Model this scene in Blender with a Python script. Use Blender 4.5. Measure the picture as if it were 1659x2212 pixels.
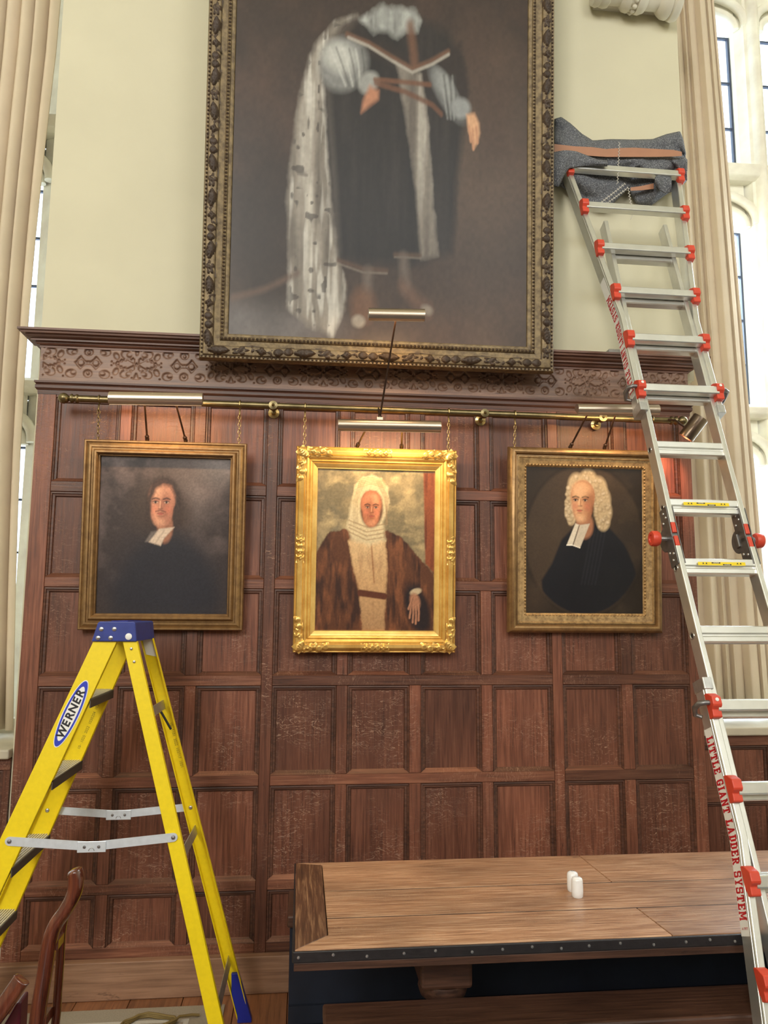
import bpy, bmesh, math, random
import numpy as np
from mathutils import Vector, Matrix, noise
random.seed(7)
for o in list(bpy.data.objects): bpy.data.objects.remove(o, do_unlink=True)
SC = bpy.context.scene
COL = SC.collection
R = math.radians
V = Vector

# ------------------------------------------------------------------ camera
IMW, IMH, FPX = 1659.0, 2212.0, 1660.0
EYE = V((0, 0, 1.73))
PITCH, YAW, ROLL = R(7.5924), R(6.0736), R(0.3541)
FW = V((math.sin(YAW)*math.cos(PITCH), math.cos(YAW)*math.cos(PITCH), math.sin(PITCH)))
_r = V((math.cos(YAW), -math.sin(YAW), 0)); _u = _r.cross(FW)
RT = _r*math.cos(ROLL) + _u*math.sin(ROLL); UP = -_r*math.sin(ROLL) + _u*math.cos(ROLL)
cd = bpy.data.cameras.new('camera'); cam = bpy.data.objects.new('camera', cd); COL.objects.link(cam)
cd.sensor_fit = 'HORIZONTAL'; cd.sensor_width = 36.0; cd.lens = 36.0*FPX/IMW
cd.clip_start = 0.05; cd.clip_end = 200
cam.matrix_world = Matrix(((RT.x, UP.x, -FW.x, EYE.x), (RT.y, UP.y, -FW.y, EYE.y), (RT.z, UP.z, -FW.z, EYE.z), (0, 0, 0, 1)))
SC.camera = cam
def ray(px, py):
    d = FW + RT*((px-IMW/2)/FPX) - UP*((py-IMH/2)/FPX)
    return d
def at(px, py, Y):
    d = ray(px, py); return EYE + d*(Y/d.y)
def atz(px, py, z):
    d = ray(px, py); return EYE + d*((z-EYE.z)/d.z)

# ------------------------------------------------------------------ sky, light, exposure
W = bpy.data.worlds.new('sky'); SC.world = W; W.use_nodes = True
bg = W.node_tree.nodes['Background']; bg.inputs[0].default_value = (0.82, 0.91, 1.0, 1); bg.inputs[1].default_value = 4.0
def area(name, loc, target, sx, sy, power, col):
    l = bpy.data.lights.new(name, 'AREA'); l.shape = 'RECTANGLE'; l.size = sx; l.size_y = sy; l.energy = power; l.color = col
    o = bpy.data.objects.new(name, l); COL.objects.link(o); o.location = loc
    o.rotation_euler = (V(target)-V(loc)).to_track_quat('-Z', 'Y').to_euler()
    return o
# added lights for unseen tall windows assumed across the hall, behind the photographer
area('assumed_far_window_light', (-2.9, -5.0, 5.6), (0.3, 3.9, 2.2), 2.2, 3.6, 400, (1.0, 0.95, 0.86))
area('assumed_far_window_light', (3.2, -5.0, 5.6), (0.3, 3.9, 2.2), 2.2, 3.6, 120, (1.0, 0.95, 0.88))
# added area light boosting the bright sky outside the window on the right
area('added_near_window_light', (3.7, 5.4, 3.0), (1.6, 2.6, 0.6), 2.2, 3.4, 420, (0.80, 0.90, 1.0))
SC.view_settings.view_transform = 'Standard'; SC.view_settings.look = 'None'
SC.view_settings.exposure = 0.0; SC.view_settings.gamma = 1.0; SC.view_settings.use_curve_mapping = False

# ------------------------------------------------------------------ helpers
def s2l(c):
    c = c/255.0
    return c/12.92 if c <= 0.04045 else ((c+0.055)/1.055)**2.4
def rgb(r, g, b): return (s2l(r), s2l(g), s2l(b), 1.0)
ORG = {}
class MB:
    def __init__(s): s.v = []; s.f = []
    def add(s, vs, fs):
        b = len(s.v); s.v += [V(v) for v in vs]; s.f += [tuple(i+b for i in f) for f in fs]; return s
    def obox(s, c, ax, h):
        c = V(c); a, b, d = [V(x) for x in ax]; vs = []
        for i in (-1, 1):
            for j in (-1, 1):
                for k in (-1, 1): vs.append(c+a*(i*h[0])+b*(j*h[1])+d*(k*h[2]))
        return s.add(vs, [(0,1,3,2),(4,6,7,5),(0,4,5,1),(2,3,7,6),(0,2,6,4),(1,5,7,3)])
    def box(s, x0, x1, y0, y1, z0, z1):
        return s.obox(((x0+x1)/2,(y0+y1)/2,(z0+z1)/2), ((1,0,0),(0,1,0),(0,0,1)), ((x1-x0)/2,(y1-y0)/2,(z1-z0)/2))
    def rings(s, rs, closed=True, caps=True, loop=False):
        n = len(rs[0]); b = len(s.v)
        for r in rs: s.v += [V(p) for p in r]
        m = len(rs); q = n if closed else n-1
        for i in range(m if loop else m-1):
            for j in range(q):
                i2 = (i+1) % m; j2 = (j+1) % n
                s.f.append((b+i*n+j, b+i*n+j2, b+i2*n+j2, b+i2*n+j))
        if caps and not loop and closed:
            s.f.append(tuple(b+j for j in range(n))[::-1]); s.f.append(tuple(b+(m-1)*n+j for j in range(n)))
        return s
    def prism(s, prof, P0, P1, u, w, P1u=None):
        u = V(u); w = V(w)
        return s.rings([[V(P0)+u*a+w*c for a, c in prof], [V(P1)+u*a+w*c for a, c in prof]])
    def path_prism(s, prof, pts, u, w):
        u = V(u); w = V(w)
        return s.rings([[V(P)+u*a+w*c for a, c in prof] for P in pts])
    def tube(s, pts, r, n=10, caps=True, loop=False):
        pts = [V(p) for p in pts]; rs = []; m = len(pts); up = None
        for i, p in enumerate(pts):
            if loop: t = pts[(i+1) % m]-pts[i-1]
            else: t = pts[min(i+1, m-1)]-pts[max(i-1, 0)]
            t.normalize()
            if up is None: up = V((0,0,1)) if abs(t.z) < 0.9 else V((0,1,0))
            a = t.cross(up)
            if a.length < 1e-4: a = t.cross(V((1,0,0)))
            a.normalize(); b = a.cross(t).normalized(); up = b
            rr = r[i] if isinstance(r, (list, tuple)) else r
            rs.append([p+a*(math.cos(k*2*math.pi/n)*rr)+b*(math.sin(k*2*math.pi/n)*rr) for k in range(n)])
        return s.rings(rs, True, caps, loop)
    def lathe(s, prof, P, ax=(0,0,1), n=24, sx=1.0):
        ax = V(ax).normalized(); t = V((0,0,1)) if abs(ax.z) < 0.9 else V((1,0,0))
        a = ax.cross(t).normalized(); b = ax.cross(a)
        rs = [[V(P)+ax*h+a*(math.cos(k*2*math.pi/n)*r*sx)+b*(math.sin(k*2*math.pi/n)*r) for k in range(n)] for r, h in prof]
        return s.rings(rs)
    def grid(s, nu, nv, fn):
        b = len(s.v)
        for j in range(nv+1):
            for i in range(nu+1): s.v.append(V(fn(i/nu, j/nv)))
        for j in range(nv):
            for i in range(nu):
                k = b+j*(nu+1)+i; s.f.append((k, k+1, k+nu+2, k+nu+1))
        return s
    def build(s, name, m, parent=None, loc=None, smooth=None, bevel=0, solid=0, seg=2):
        if parent is not None: o0 = ORG[parent.name]
        else: o0 = V(loc) if loc is not None else V((0,0,0))
        me = bpy.data.meshes.new(name); me.from_pydata([tuple(v-o0) for v in s.v], [], s.f)
        bm = bmesh.new(); bm.from_mesh(me); bmesh.ops.recalc_face_normals(bm, faces=bm.faces); bm.to_mesh(me); bm.free()
        me.materials.append(m)
        if smooth is not None:
            me.shade_smooth()
            if smooth < 180: me.set_sharp_from_angle(angle=R(smooth))
        o = bpy.data.objects.new(name, me); COL.objects.link(o)
        if parent is not None: o.parent = parent
        else: o.location = o0
        ORG[o.name] = o0
        if bevel:
            bv = o.modifiers.new('bevel', 'BEVEL'); bv.width = bevel; bv.segments = seg; bv.limit_method = 'ANGLE'; bv.angle_limit = R(40); bv.harden_normals = False
        if solid:
            sd = o.modifiers.new('solid', 'SOLIDIFY'); sd.thickness = solid; sd.offset = 0
        return o
def empty(name, loc, label=None, cat=None, group=None, kind=None):
    o = bpy.data.objects.new(name, None); COL.objects.link(o); o.location = loc; o.empty_display_size = 0.1
    ORG[o.name] = V(loc); tag(o, label, cat, group, kind); return o
def tag(o, label=None, cat=None, group=None, kind=None):
    if label: o['label'] = label
    if cat: o['category'] = cat
    if group: o['group'] = group
    if kind: o['kind'] = kind
    return o
def rect_prof(a, b, c=0.002):
    return [(-a+c,-b),(a-c,-b),(a,-b+c),(a,b-c),(a-c,b),(-a+c,b),(-a,b-c),(-a,-b+c)]
def arc(cx, cy, r, a0, a1, n): return [(cx+r*math.cos(a0+(a1-a0)*i/n), cy+r*math.sin(a0+(a1-a0)*i/n)) for i in range(n+1)]

# ------------------------------------------------------------------ materials
def newmat(name):
    m = bpy.data.materials.new(name); m.use_nodes = True
    nt = m.node_tree; b = nt.nodes['Principled BSDF']; return m, nt, b
def nd(nt, t, **kw):
    n = nt.nodes.new(t)
    for k, v in kw.items(): setattr(n, k, v)
    return n
def ramp(nt, stops):
    n = nt.nodes.new('ShaderNodeValToRGB'); e = n.color_ramp.elements
    while len(e) < len(stops): e.new(0.5)
    for i, (p, c) in enumerate(stops): e[i].position = p; e[i].color = c
    return n
def plain(name, c, rough=0.5, metal=0.0, nz=0.0, nscale=30, bump=0.0, bscale=60, coat=0.0, spec=0.5):
    m, nt, b = newmat(name); L = nt.links
    b.inputs['Roughness'].default_value = rough; b.inputs['Metallic'].default_value = metal; b.inputs['Specular IOR Level'].default_value = spec
    if coat: b.inputs['Coat Weight'].default_value = coat; b.inputs['Coat Roughness'].default_value = 0.15
    tc = nd(nt, 'ShaderNodeTexCoord')
    if nz:
        n = nd(nt, 'ShaderNodeTexNoise'); n.inputs['Scale'].default_value = nscale; n.inputs['Detail'].default_value = 5
        L.new(tc.outputs['Object'], n.inputs['Vector'])
        lo = tuple(max(0, x*(1-nz)) for x in c[:3])+(1,); hi = tuple(min(1, x*(1+nz)) for x in c[:3])+(1,)
        r = ramp(nt, [(0.3, lo), (0.7, hi)]); L.new(n.outputs['Fac'], r.inputs[0]); L.new(r.outputs[0], b.inputs['Base Color'])
    else: b.inputs['Base Color'].default_value = c
    if bump:
        n = nd(nt, 'ShaderNodeTexNoise'); n.inputs['Scale'].default_value = bscale; n.inputs['Detail'].default_value = 6
        L.new(tc.outputs['Object'], n.inputs['Vector'])
        bp = nd(nt, 'ShaderNodeBump'); bp.inputs['Strength'].default_value = bump; bp.inputs['Distance'].default_value = 0.004
        L.new(n.outputs['Fac'], bp.inputs['Height']); L.new(bp.outputs[0], b.inputs['Normal'])
    return m
def wood(name, dark, mid, light, axis='Z', rough=0.42, fleck=0.5, fleckcol=None, bump=0.25, var=0.35, gs=1.0, coat=0.0, coatr=0.12):
    m, nt, b = newmat(name); L = nt.links
    tc = nd(nt, 'ShaderNodeTexCoord'); oi = nd(nt, 'ShaderNodeObjectInfo')
    add = nd(nt, 'ShaderNodeVectorMath', operation='ADD'); sc = nd(nt, 'ShaderNodeVectorMath', operation='SCALE')
    cmb = nd(nt, 'ShaderNodeCombineXYZ')
    for i in range(3): L.new(oi.outputs['Random'], cmb.inputs[i])
    L.new(cmb.outputs[0], sc.inputs[0]); sc.inputs['Scale'].default_value = 37.0
    L.new(tc.outputs['Object'], add.inputs[0]); L.new(sc.outputs[0], add.inputs[1])
    def mapped(along, across):
        mp = nd(nt, 'ShaderNodeMapping'); s = {'X': (along, across, across), 'Y': (across, along, across), 'Z': (across, across, along)}[axis]
        mp.inputs['Scale'].default_value = s; L.new(add.outputs[0], mp.inputs['Vector']); return mp
    n1 = nd(nt, 'ShaderNodeTexNoise'); n1.inputs['Scale'].default_value = 1.0; n1.inputs['Detail'].default_value = 9; n1.inputs['Roughness'].default_value = 0.62; n1.inputs['Distortion'].default_value = 0.4
    L.new(mapped(4*gs, 90*gs).outputs[0], n1.inputs['Vector'])
    n2 = nd(nt, 'ShaderNodeTexNoise'); n2.inputs['Scale'].default_value = 1.0; n2.inputs['Detail'].default_value = 4
    L.new(mapped(2.2, 5).outputs[0], n2.inputs['Vector'])
    r1 = ramp(nt, [(0.22, dark), (0.50, mid), (0.80, light)]); L.new(n1.outputs['Fac'], r1.inputs[0])
    hv = nd(nt, 'ShaderNodeHueSaturation'); L.new(r1.outputs[0], hv.inputs['Color'])
    mr = nd(nt, 'ShaderNodeMapRange'); mr.inputs[1].default_value = 0.25; mr.inputs[2].default_value = 0.75; mr.inputs[3].default_value = 0.66; mr.inputs[4].default_value = 1.32
    L.new(n2.outputs['Fac'], mr.inputs[0])
    mr2 = nd(nt, 'ShaderNodeMapRange'); mr2.inputs[3].default_value = 1-var; mr2.inputs[4].default_value = 1+var; L.new(oi.outputs['Random'], mr2.inputs[0])
    mu = nd(nt, 'ShaderNodeMath', operation='MULTIPLY'); L.new(mr.outputs[0], mu.inputs[0]); L.new(mr2.outputs[0], mu.inputs[1]); L.new(mu.outputs[0], hv.inputs['Value'])
    # medullary ray flecks
    n3 = nd(nt, 'ShaderNodeTexNoise'); n3.inputs['Scale'].default_value = 1.0; n3.inputs['Detail'].default_value = 2.5; n3.inputs['Distortion'].default_value = 1.6
    L.new(mapped(42, 13).outputs[0], n3.inputs['Vector'])
    r3 = ramp(nt, [(0.485, (0,0,0,1)), (0.50, (1,1,1,1)), (0.52, (0,0,0,1))]); L.new(n3.outputs['Fac'], r3.inputs[0])
    n4 = nd(nt, 'ShaderNodeTexNoise'); n4.inputs['Scale'].default_value = 1.0; n4.inputs['Detail'].default_value = 2; L.new(mapped(3, 4).outputs[0], n4.inputs['Vector'])
    r4 = ramp(nt, [(0.45, (0,0,0,1)), (0.68, (1,1,1,1))]); L.new(n4.outputs['Fac'], r4.inputs[0])
    ml = nd(nt, 'ShaderNodeMath', operation='MULTIPLY'); L.new(r3.outputs[0], ml.inputs[0]); L.new(r4.outputs[0], ml.inputs[1])
    mf = nd(nt, 'ShaderNodeMath', operation='MULTIPLY'); L.new(ml.outputs[0], mf.inputs[0]); mf.inputs[1].default_value = fleck
    mx = nd(nt, 'ShaderNodeMix', data_type='RGBA'); L.new(mf.outputs[0], mx.inputs['Factor']); L.new(hv.outputs[0], mx.inputs[6]); mx.inputs[7].default_value = fleckcol or light
    # dark cracks and knots of wear
    n5 = nd(nt, 'ShaderNodeTexNoise'); n5.inputs['Scale'].default_value = 1.0; n5.inputs['Detail'].default_value = 8; n5.inputs['Roughness'].default_value = 0.7
    L.new(mapped(6, 22).outputs[0], n5.inputs['Vector'])
    r5 = ramp(nt, [(0.28, (0.25,0.22,0.2,1)), (0.36, (1,1,1,1))]); L.new(n5.outputs['Fac'], r5.inputs[0])
    mm = nd(nt, 'ShaderNodeMix', data_type='RGBA', blend_type='MULTIPLY'); mm.inputs['Factor'].default_value = 0.8
    L.new(mx.outputs[2], mm.inputs[6]); L.new(r5.outputs[0], mm.inputs[7])
    L.new(mm.outputs[2], b.inputs['Base Color'])
    b.inputs['Roughness'].default_value = rough
    rr = nd(nt, 'ShaderNodeMapRange'); rr.inputs[3].default_value = rough-0.08; rr.inputs[4].default_value = rough+0.14; L.new(n1.outputs['Fac'], rr.inputs[0]); L.new(rr.outputs[0], b.inputs['Roughness'])
    if coat: b.inputs['Coat Weight'].default_value = coat; b.inputs['Coat Roughness'].default_value = coatr
    bp = nd(nt, 'ShaderNodeBump'); bp.inputs['Strength'].default_value = bump; bp.inputs['Distance'].default_value = 0.003
    ad = nd(nt, 'ShaderNodeMath', operation='ADD'); L.new(n1.outputs['Fac'], ad.inputs[0]); L.new(mf.outputs[0], ad.inputs[1]); L.new(ad.outputs[0], bp.inputs['Height']); L.new(bp.outputs[0], b.inputs['Normal'])
    return m
def painted(name, rough=0.42, coat=0.12):
    m, nt, b = newmat(name); L = nt.links
    a = nd(nt, 'ShaderNodeVertexColor', layer_name='paint'); L.new(a.outputs[0], b.inputs['Base Color'])
    b.inputs['Roughness'].default_value = rough; b.inputs['Coat Weight'].default_value = coat; b.inputs['Coat Roughness'].default_value = 0.3; b.inputs['Specular IOR Level'].default_value = 0.3
    tc = nd(nt, 'ShaderNodeTexCoord'); n = nd(nt, 'ShaderNodeTexNoise'); n.inputs['Scale'].default_value = 220; n.inputs['Detail'].default_value = 3
    L.new(tc.outputs['Object'], n.inputs['Vector']); bp = nd(nt, 'ShaderNodeBump'); bp.inputs['Strength'].default_value = 0.12; bp.inputs['Distance'].default_value = 0.002
    L.new(n.outputs['Fac'], bp.inputs['Height']); L.new(bp.outputs[0], b.inputs['Normal']); return m
def gilt(name, base, dark, rough=0.38, metal=0.75, scale=25, bump=0.35):
    m, nt, b = newmat(name); L = nt.links
    tc = nd(nt, 'ShaderNodeTexCoord'); n = nd(nt, 'ShaderNodeTexNoise'); n.inputs['Scale'].default_value = scale; n.inputs['Detail'].default_value = 8; n.inputs['Roughness'].default_value = 0.65
    L.new(tc.outputs['Object'], n.inputs['Vector']); r = ramp(nt, [(0.36, dark), (0.6, base)]); L.new(n.outputs['Fac'], r.inputs[0]); L.new(r.outputs[0], b.inputs['Base Color'])
    b.inputs['Metallic'].default_value = metal; b.inputs['Roughness'].default_value = rough
    bp = nd(nt, 'ShaderNodeBump'); bp.inputs['Strength'].default_value = bump; bp.inputs['Distance'].default_value = 0.002; L.new(n.outputs['Fac'], bp.inputs['Height']); L.new(bp.outputs[0], b.inputs['Normal'])
    return m
OAKD, OAKM, OAKL, FLK = rgb(60,34,25), rgb(107,63,46), rgb(136,89,68), rgb(196,158,132)
M = dict(
 oak_v=wood('dark_oak_upright', OAKD, OAKM, OAKL, 'Z', fleckcol=FLK, fleck=0.65, bump=0.4),
 oak_h=wood('dark_oak_level', OAKD, rgb(104,63,46), rgb(134,90,68), 'X', fleckcol=FLK, fleck=0.35, bump=0.35),
 oak_m=wood('shade_toned_oak_moulding', rgb(44,27,20), rgb(84,53,41), rgb(116,78,60), 'X', fleck=0.0, var=0.2),  # oak darkened to put the shade of the moulding creases into its colour
 table=wood('table_oak', rgb(96,60,40), rgb(172,128,96), rgb(226,192,160), 'X', rough=0.46, fleck=0.35, fleckcol=rgb(206,170,138), bump=0.5, var=0.10, gs=1.5, coat=0.7, coatr=0.34),
 table_end=wood('table_oak_end', rgb(44,27,19), rgb(92,60,42), rgb(176,136,102), 'Y', rough=0.5, fleck=0.1, bump=0.4, var=0.1),
 bench=wood('bench_oak', rgb(42,26,20), rgb(74,48,36), rgb(98,66,50), 'X', rough=0.45, fleck=0.1, var=0.1),
 plank=wood('skirting_oak', rgb(108,78,60), rgb(144,108,84), rgb(168,132,106), 'X', rough=0.55, fleck=0.1, var=0.05, gs=0.7),
 floor=wood('floor_boards', rgb(84,52,34), rgb(128,84,56), rgb(150,104,72), 'Y', rough=0.4, fleck=0.1, var=0.2),
 chair=wood('polished_mahogany', rgb(44,18,12), rgb(84,38,24), rgb(118,64,40), 'Z', rough=0.2, fleck=0.0, bump=0.03, var=0.05, coat=0.8),
 plaster=plain('cream_plaster', rgb(214,208,182), 0.85, nz=0.03, nscale=2.2, bump=0.06, bscale=35),
 white_plaster=plain('moulded_plaster', rgb(214,208,190), 0.75, nz=0.05, nscale=8, bump=0.1),
 stone=plain('pale_limestone', rgb(248,242,226), 0.85, nz=0.12, nscale=7, bump=0.5, bscale=28),
 sill=plain('sill_stone', rgb(190,182,162), 0.6, nz=0.15, nscale=5, bump=0.3, bscale=25),
 dark=plain('dark_board', rgb(28,24,26), 0.7),  # even near-black for picture backs and subfloor
 navy=plain('navy_board_and_shade', rgb(24,30,44), 0.5, nz=0.2, nscale=9),  # bench board colour; on the floor it stands in for under-table shade
 alu=plain('aluminium', (0.74,0.74,0.71,1), 0.36, 0.85, nz=0.06, nscale=14, bump=0.05, bscale=90),
 alu_d=plain('aluminium_worn', (0.55,0.55,0.55,1), 0.42, 0.9, nz=0.12, nscale=30),
 tread=plain('tread_shade', (0.22,0.21,0.18,1), 0.5, 0.2), tread_l=plain('tread_aluminium', (0.78,0.76,0.68,1), 0.4, 0.25),
 lip=plain('shaded_lip_aluminium', (0.10,0.085,0.075,1), 0.5, 0.4),  # step lips coloured dark to paint in the shade on their unlit side
 galv=plain('galvanised_steel', (0.74,0.81,0.90,1), 0.42, 0.45, nz=0.06, nscale=40),
 steel=plain('dark_hinge_steel', (0.22,0.21,0.21,1), 0.42, 0.8, nz=0.15, nscale=30),
 rivet=plain('rivet_steel', (0.55,0.55,0.55,1), 0.3, 0.9),
 red=plain('red_plastic', rgb(214,74,52), 0.42, nz=0.05),
 yellow=plain('yellow_fibreglass', rgb(240,212,14), 0.48, nz=0.04, nscale=60, bump=0.06, bscale=160),
 blue=plain('blue_plastic', rgb(48,62,140), 0.4, nz=0.18, nscale=22),
 blue_b=plain('bright_blue_boot', rgb(24,40,150), 0.4),
 brass=plain('aged_brass', (0.22,0.175,0.09,1), 0.36, 0.95, nz=0.25, nscale=18),
 brass_b=plain('bright_brass_chain', (0.55,0.42,0.2,1), 0.3, 0.95),
 lamp=plain('champagne_lamp_metal', (0.56,0.46,0.36,1), 0.3, 0.92),
 bronze=plain('bronze_spot_metal', (0.20,0.15,0.11,1), 0.3, 0.92),
 arm=plain('dark_bronze_arm', (0.06,0.035,0.025,1), 0.35, 0.6),
 curtain=plain('beige_curtain', rgb(214,198,174), 0.9, nz=0.05, nscale=5, bump=0.12, bscale=400),
 ceramic=plain('white_ceramic', rgb(236,236,238), 0.18, coat=0.5),
 leather=plain('black_edging', rgb(34,30,32), 0.5, nz=0.25, nscale=25, bump=0.3, bscale=60),
 maroon=plain('maroon_leather', rgb(70,14,26), 0.4),
 carpet=plain('grey_rug', rgb(150,140,124), 0.95, nz=0.12, nscale=180, bump=0.4, bscale=300),
 carpet_l=plain('rug_pale_band', rgb(186,180,170), 0.95, nz=0.08, nscale=160),
 tape=plain('brown_tape', rgb(176,126,98), 0.38, nz=0.06, nscale=10),
 thread=plain('white_thread', rgb(205,200,190), 0.9),
 white=plain('white_print', rgb(238,238,236), 0.5), redp=plain('red_print', rgb(200,24,40), 0.5), bluep=plain('blue_print', rgb(40,60,190), 0.5),
 blackp=plain('black_print', rgb(30,30,34), 0.5), yelp=plain('yellow_print', rgb(245,215,30), 0.5), greyp=plain('grey_ink', rgb(128,112,30), 0.6),
 rubber=plain('black_rubber', rgb(30,30,32), 0.6),
 lead=plain('window_lead', rgb(70,78,96), 0.5, 0.3),
 grey_box=plain('grey_card_box', rgb(150,148,142), 0.6, nz=0.1, nscale=120), cord=plain('tan_cord', rgb(120,100,56), 0.7),
 f_bronze=gilt('bronzed_gilt', (0.33,0.20,0.085,1), (0.22,0.13,0.06,1), 0.40, 0.6),
 f_gold=gilt('bright_gilt', (0.92,0.62,0.20,1), (0.72,0.42,0.11,1), 0.33, 0.7, 12, 0.15),
 f_gold2=gilt('gilt_slip', (0.95,0.66,0.24,1), (0.8,0.5,0.15,1), 0.35, 0.7, 10, 0.1),
 f_old=gilt('old_gilt', (0.50,0.33,0.15,1), (0.24,0.15,0.07,1), 0.45, 0.5, 40),
 f_big=gilt('dusty_gilt', (0.26,0.19,0.10,1), (0.12,0.085,0.05,1), 0.55, 0.35, 30),
 f_carv=plain('dark_carved_wood', rgb(74,58,44), 0.55, 0.1, nz=0.35, nscale=40, bump=0.4, bscale=70),
 canvas=painted('oil_paint'),
)
def felt():
    m, nt, b = newmat('grey_felt'); L = nt.links; tc = nd(nt, 'ShaderNodeTexCoord')
    n = nd(nt, 'ShaderNodeTexNoise'); n.inputs['Scale'].default_value = 170; n.inputs['Detail'].default_value = 3; n.inputs['Roughness'].default_value = 0.8
    L.new(tc.outputs['Object'], n.inputs['Vector'])
    r = ramp(nt, [(0.36, rgb(72,74,80)), (0.56, rgb(108,110,116)), (0.70, rgb(190,192,195))]); L.new(n.outputs['Fac'], r.inputs[0]); L.new(r.outputs[0], b.inputs['Base Color'])
    b.inputs['Roughness'].default_value = 0.95
    bp = nd(nt, 'ShaderNodeBump'); bp.inputs['Strength'].default_value = 0.5; bp.inputs['Distance'].default_value = 0.003; L.new(n.outputs['Fac'], bp.inputs['Height']); L.new(bp.outputs[0], b.inputs['Normal'])
    return m
M['felt'] = felt()
def glass():
    m, nt, b = newmat('window_glass'); L = nt.links; nt.nodes.remove(b)
    t = nd(nt, 'ShaderNodeBsdfTransparent'); t.inputs[0].default_value = (0.93,0.97,1,1); g = nd(nt, 'ShaderNodeBsdfGlossy'); g.inputs['Roughness'].default_value = 0.05
    mx = nd(nt, 'ShaderNodeMixShader'); mx.inputs[0].default_value = 0.05; L.new(t.outputs[0], mx.inputs[1]); L.new(g.outputs[0], mx.inputs[2])
    L.new(mx.outputs[0], nt.nodes['Material Output'].inputs[0]); return m
M['glass'] = glass()
def glow(name, col, s):
    m, nt, b = newmat(name); b.inputs['Base Color'].default_value = (1,1,1,1); b.inputs['Emission Color'].default_value = col; b.inputs['Emission Strength'].default_value = s; return m
M['led'] = glow('lamp_tube_glow', (1, 0.72, 0.42, 1), 6.0)

# ------------------------------------------------------------------ the room shell
D = 3.87            # face of the oak panelling
PY = 4.0            # face of the plaster above
PX0, PX1 = -1.37, 2.185
def struct(name, mb, m, **k): o = mb.build(name, m, **k); o['kind'] = 'structure'; return o
struct('wall_back', MB().box(PX0, PX1, PY, PY+0.62, 3.05, 8.0).box(PX0, 2.09, PY, PY+0.62, 0.0, 3.05), M['plaster'])
struct('wall_left', MB().box(-5.2, -5.0, -6.0, 5.2, 0.0, 8.0), M['plaster'])
struct('wall_right', MB().box(6.0, 6.2, -6.0, 5.2, 0.0, 8.0), M['plaster'])
wfr = struct('wall_front', MB().box(-5.0, 6.0, -6.2, -6.0, 3.3, 6.2), M['plaster'])
MB().box(-5.0, 6.0, -6.2, -5.98, 0.0, 3.3).build('panelling', M['oak_v'], wfr)
struct('ceiling', MB().box(-5.2, 6.2, -6.2, 5.2, 8.0, 8.2), M['plaster'])
fl = struct('floor', MB().box(-5.2, 6.2, -6.2, 5.2, -0.12, -0.03), M['dark'])
x = -4.96
k = 0
while x < 0.0:
    x1 = min(x+0.235, 0.005)
    yb = -1.0 + 0.35*((k*7) % 5)/5
    MB().box(x+0.0015, x1-0.0015, yb+0.0015, 5.0, -0.03, 0.0).build('plank', M['floor'], fl, bevel=0.002, seg=1)
    x += 0.235; k += 1
MB().box(0.006, 6.0, -2.0, 5.0, -0.03, -0.002).build('table_shade_floor', M['navy'], fl)  # dark sheet that paints the shade beneath the table into the floor

# ------------------------------------------------------------------ oak panelling
h0 = EYE.z
SU = [(-.3410,-.3187),(-.2368,-.2232),(-.1425,-.1288),(-.048,-.0345),(.0471,.0609),(.1408,.1556),(.2352,.2495),(.3309,.3441),(.4246,.4396),(.5196,.5362)]
SX = [(a*D, b*D) for a, b in SU]
RV = [(.292,.2745),(.1653,.1522),(.0441,.0317),(-.0772,-.09),(-.199,-.2119),(-.3229,-.3344),(-.394,-.4465)]
RZ = [(h0+b*D, h0+a*D) for a, b in RV]     # (low, high)
XL, XR = SX[0][0], SX[-1][1]
tp = struct('trim_1', MB().box(XL+0.005, XR-0.005, D+0.03, PY-0.001, 0.003, 3.06), M['oak_v'])
tp['label'] = 'dark oak wall panelling below the cream plaster'
for i, (a, b) in enumerate(SX):
    if i in (0, 3, 7, 9):
        MB().box(a, b, D-0.001, D+0.03, 0.003, RZ[0][1]).build('stile', M['oak_v'], tp, bevel=0.0015, seg=1)
    else:
        for j in range(len(RZ)-1):
            MB().box(a, b, D, D+0.03, RZ[j+1][1]+0.001, RZ[j][0]-0.001).build('stile', M['oak_v'], tp, bevel=0.0015, seg=1)
sec = [(0, 3), (3, 7), (7, 9)]
for lo, hi in RZ:
    for a, b in sec:
        MB().box(SX[a][1]+0.001, SX[b][0]-0.001, D+random.uniform(-0.001,0.001), D+0.03, max(lo,0.003), hi).build('rail', M['oak_h'], tp, bevel=0.002, seg=1)
MPROF = [(0,0,0),(.003,.005,.004),(.009,.004,.007),(.012,.011,.010),(.021,.012,.014),(.026,.020,.019)]
def cell_moulding(x0, x1, z0, z1, y, panel):
    A = []; B = []
    for i, dy, ib in MPROF:
        A.append([V((x0+i, y+dy, z0+ib)), V((x0+i, y+dy, z1-i)), V((x1-i, y+dy, z1-i)), V((x1-i, y+dy, z0+ib))]); B.append([V((x0+i, y+dy, z0+ib)), V((x1-i, y+dy, z0+ib))])
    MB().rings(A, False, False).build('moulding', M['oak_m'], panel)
    MB().rings([B[0], B[-1]], False, False).build('sill_chamfer', M['oak_h'], panel)
for j in range(len(RZ)-1):
    for i in range(len(SX)-1):
        x0, x1, z0, z1 = SX[i][1], SX[i+1][0], RZ[j+1][1], RZ[j][0]
        if i == 0 and j == 4: pass
        p = MB().box(x0+0.01, x1-0.01, D+0.019+random.uniform(0,0.002), D+0.029, z0+0.01, z1-0.01).build('panel', M['oak_v'], tp)
        cell_moulding(x0, x1, z0, z1, D, p)
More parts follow.
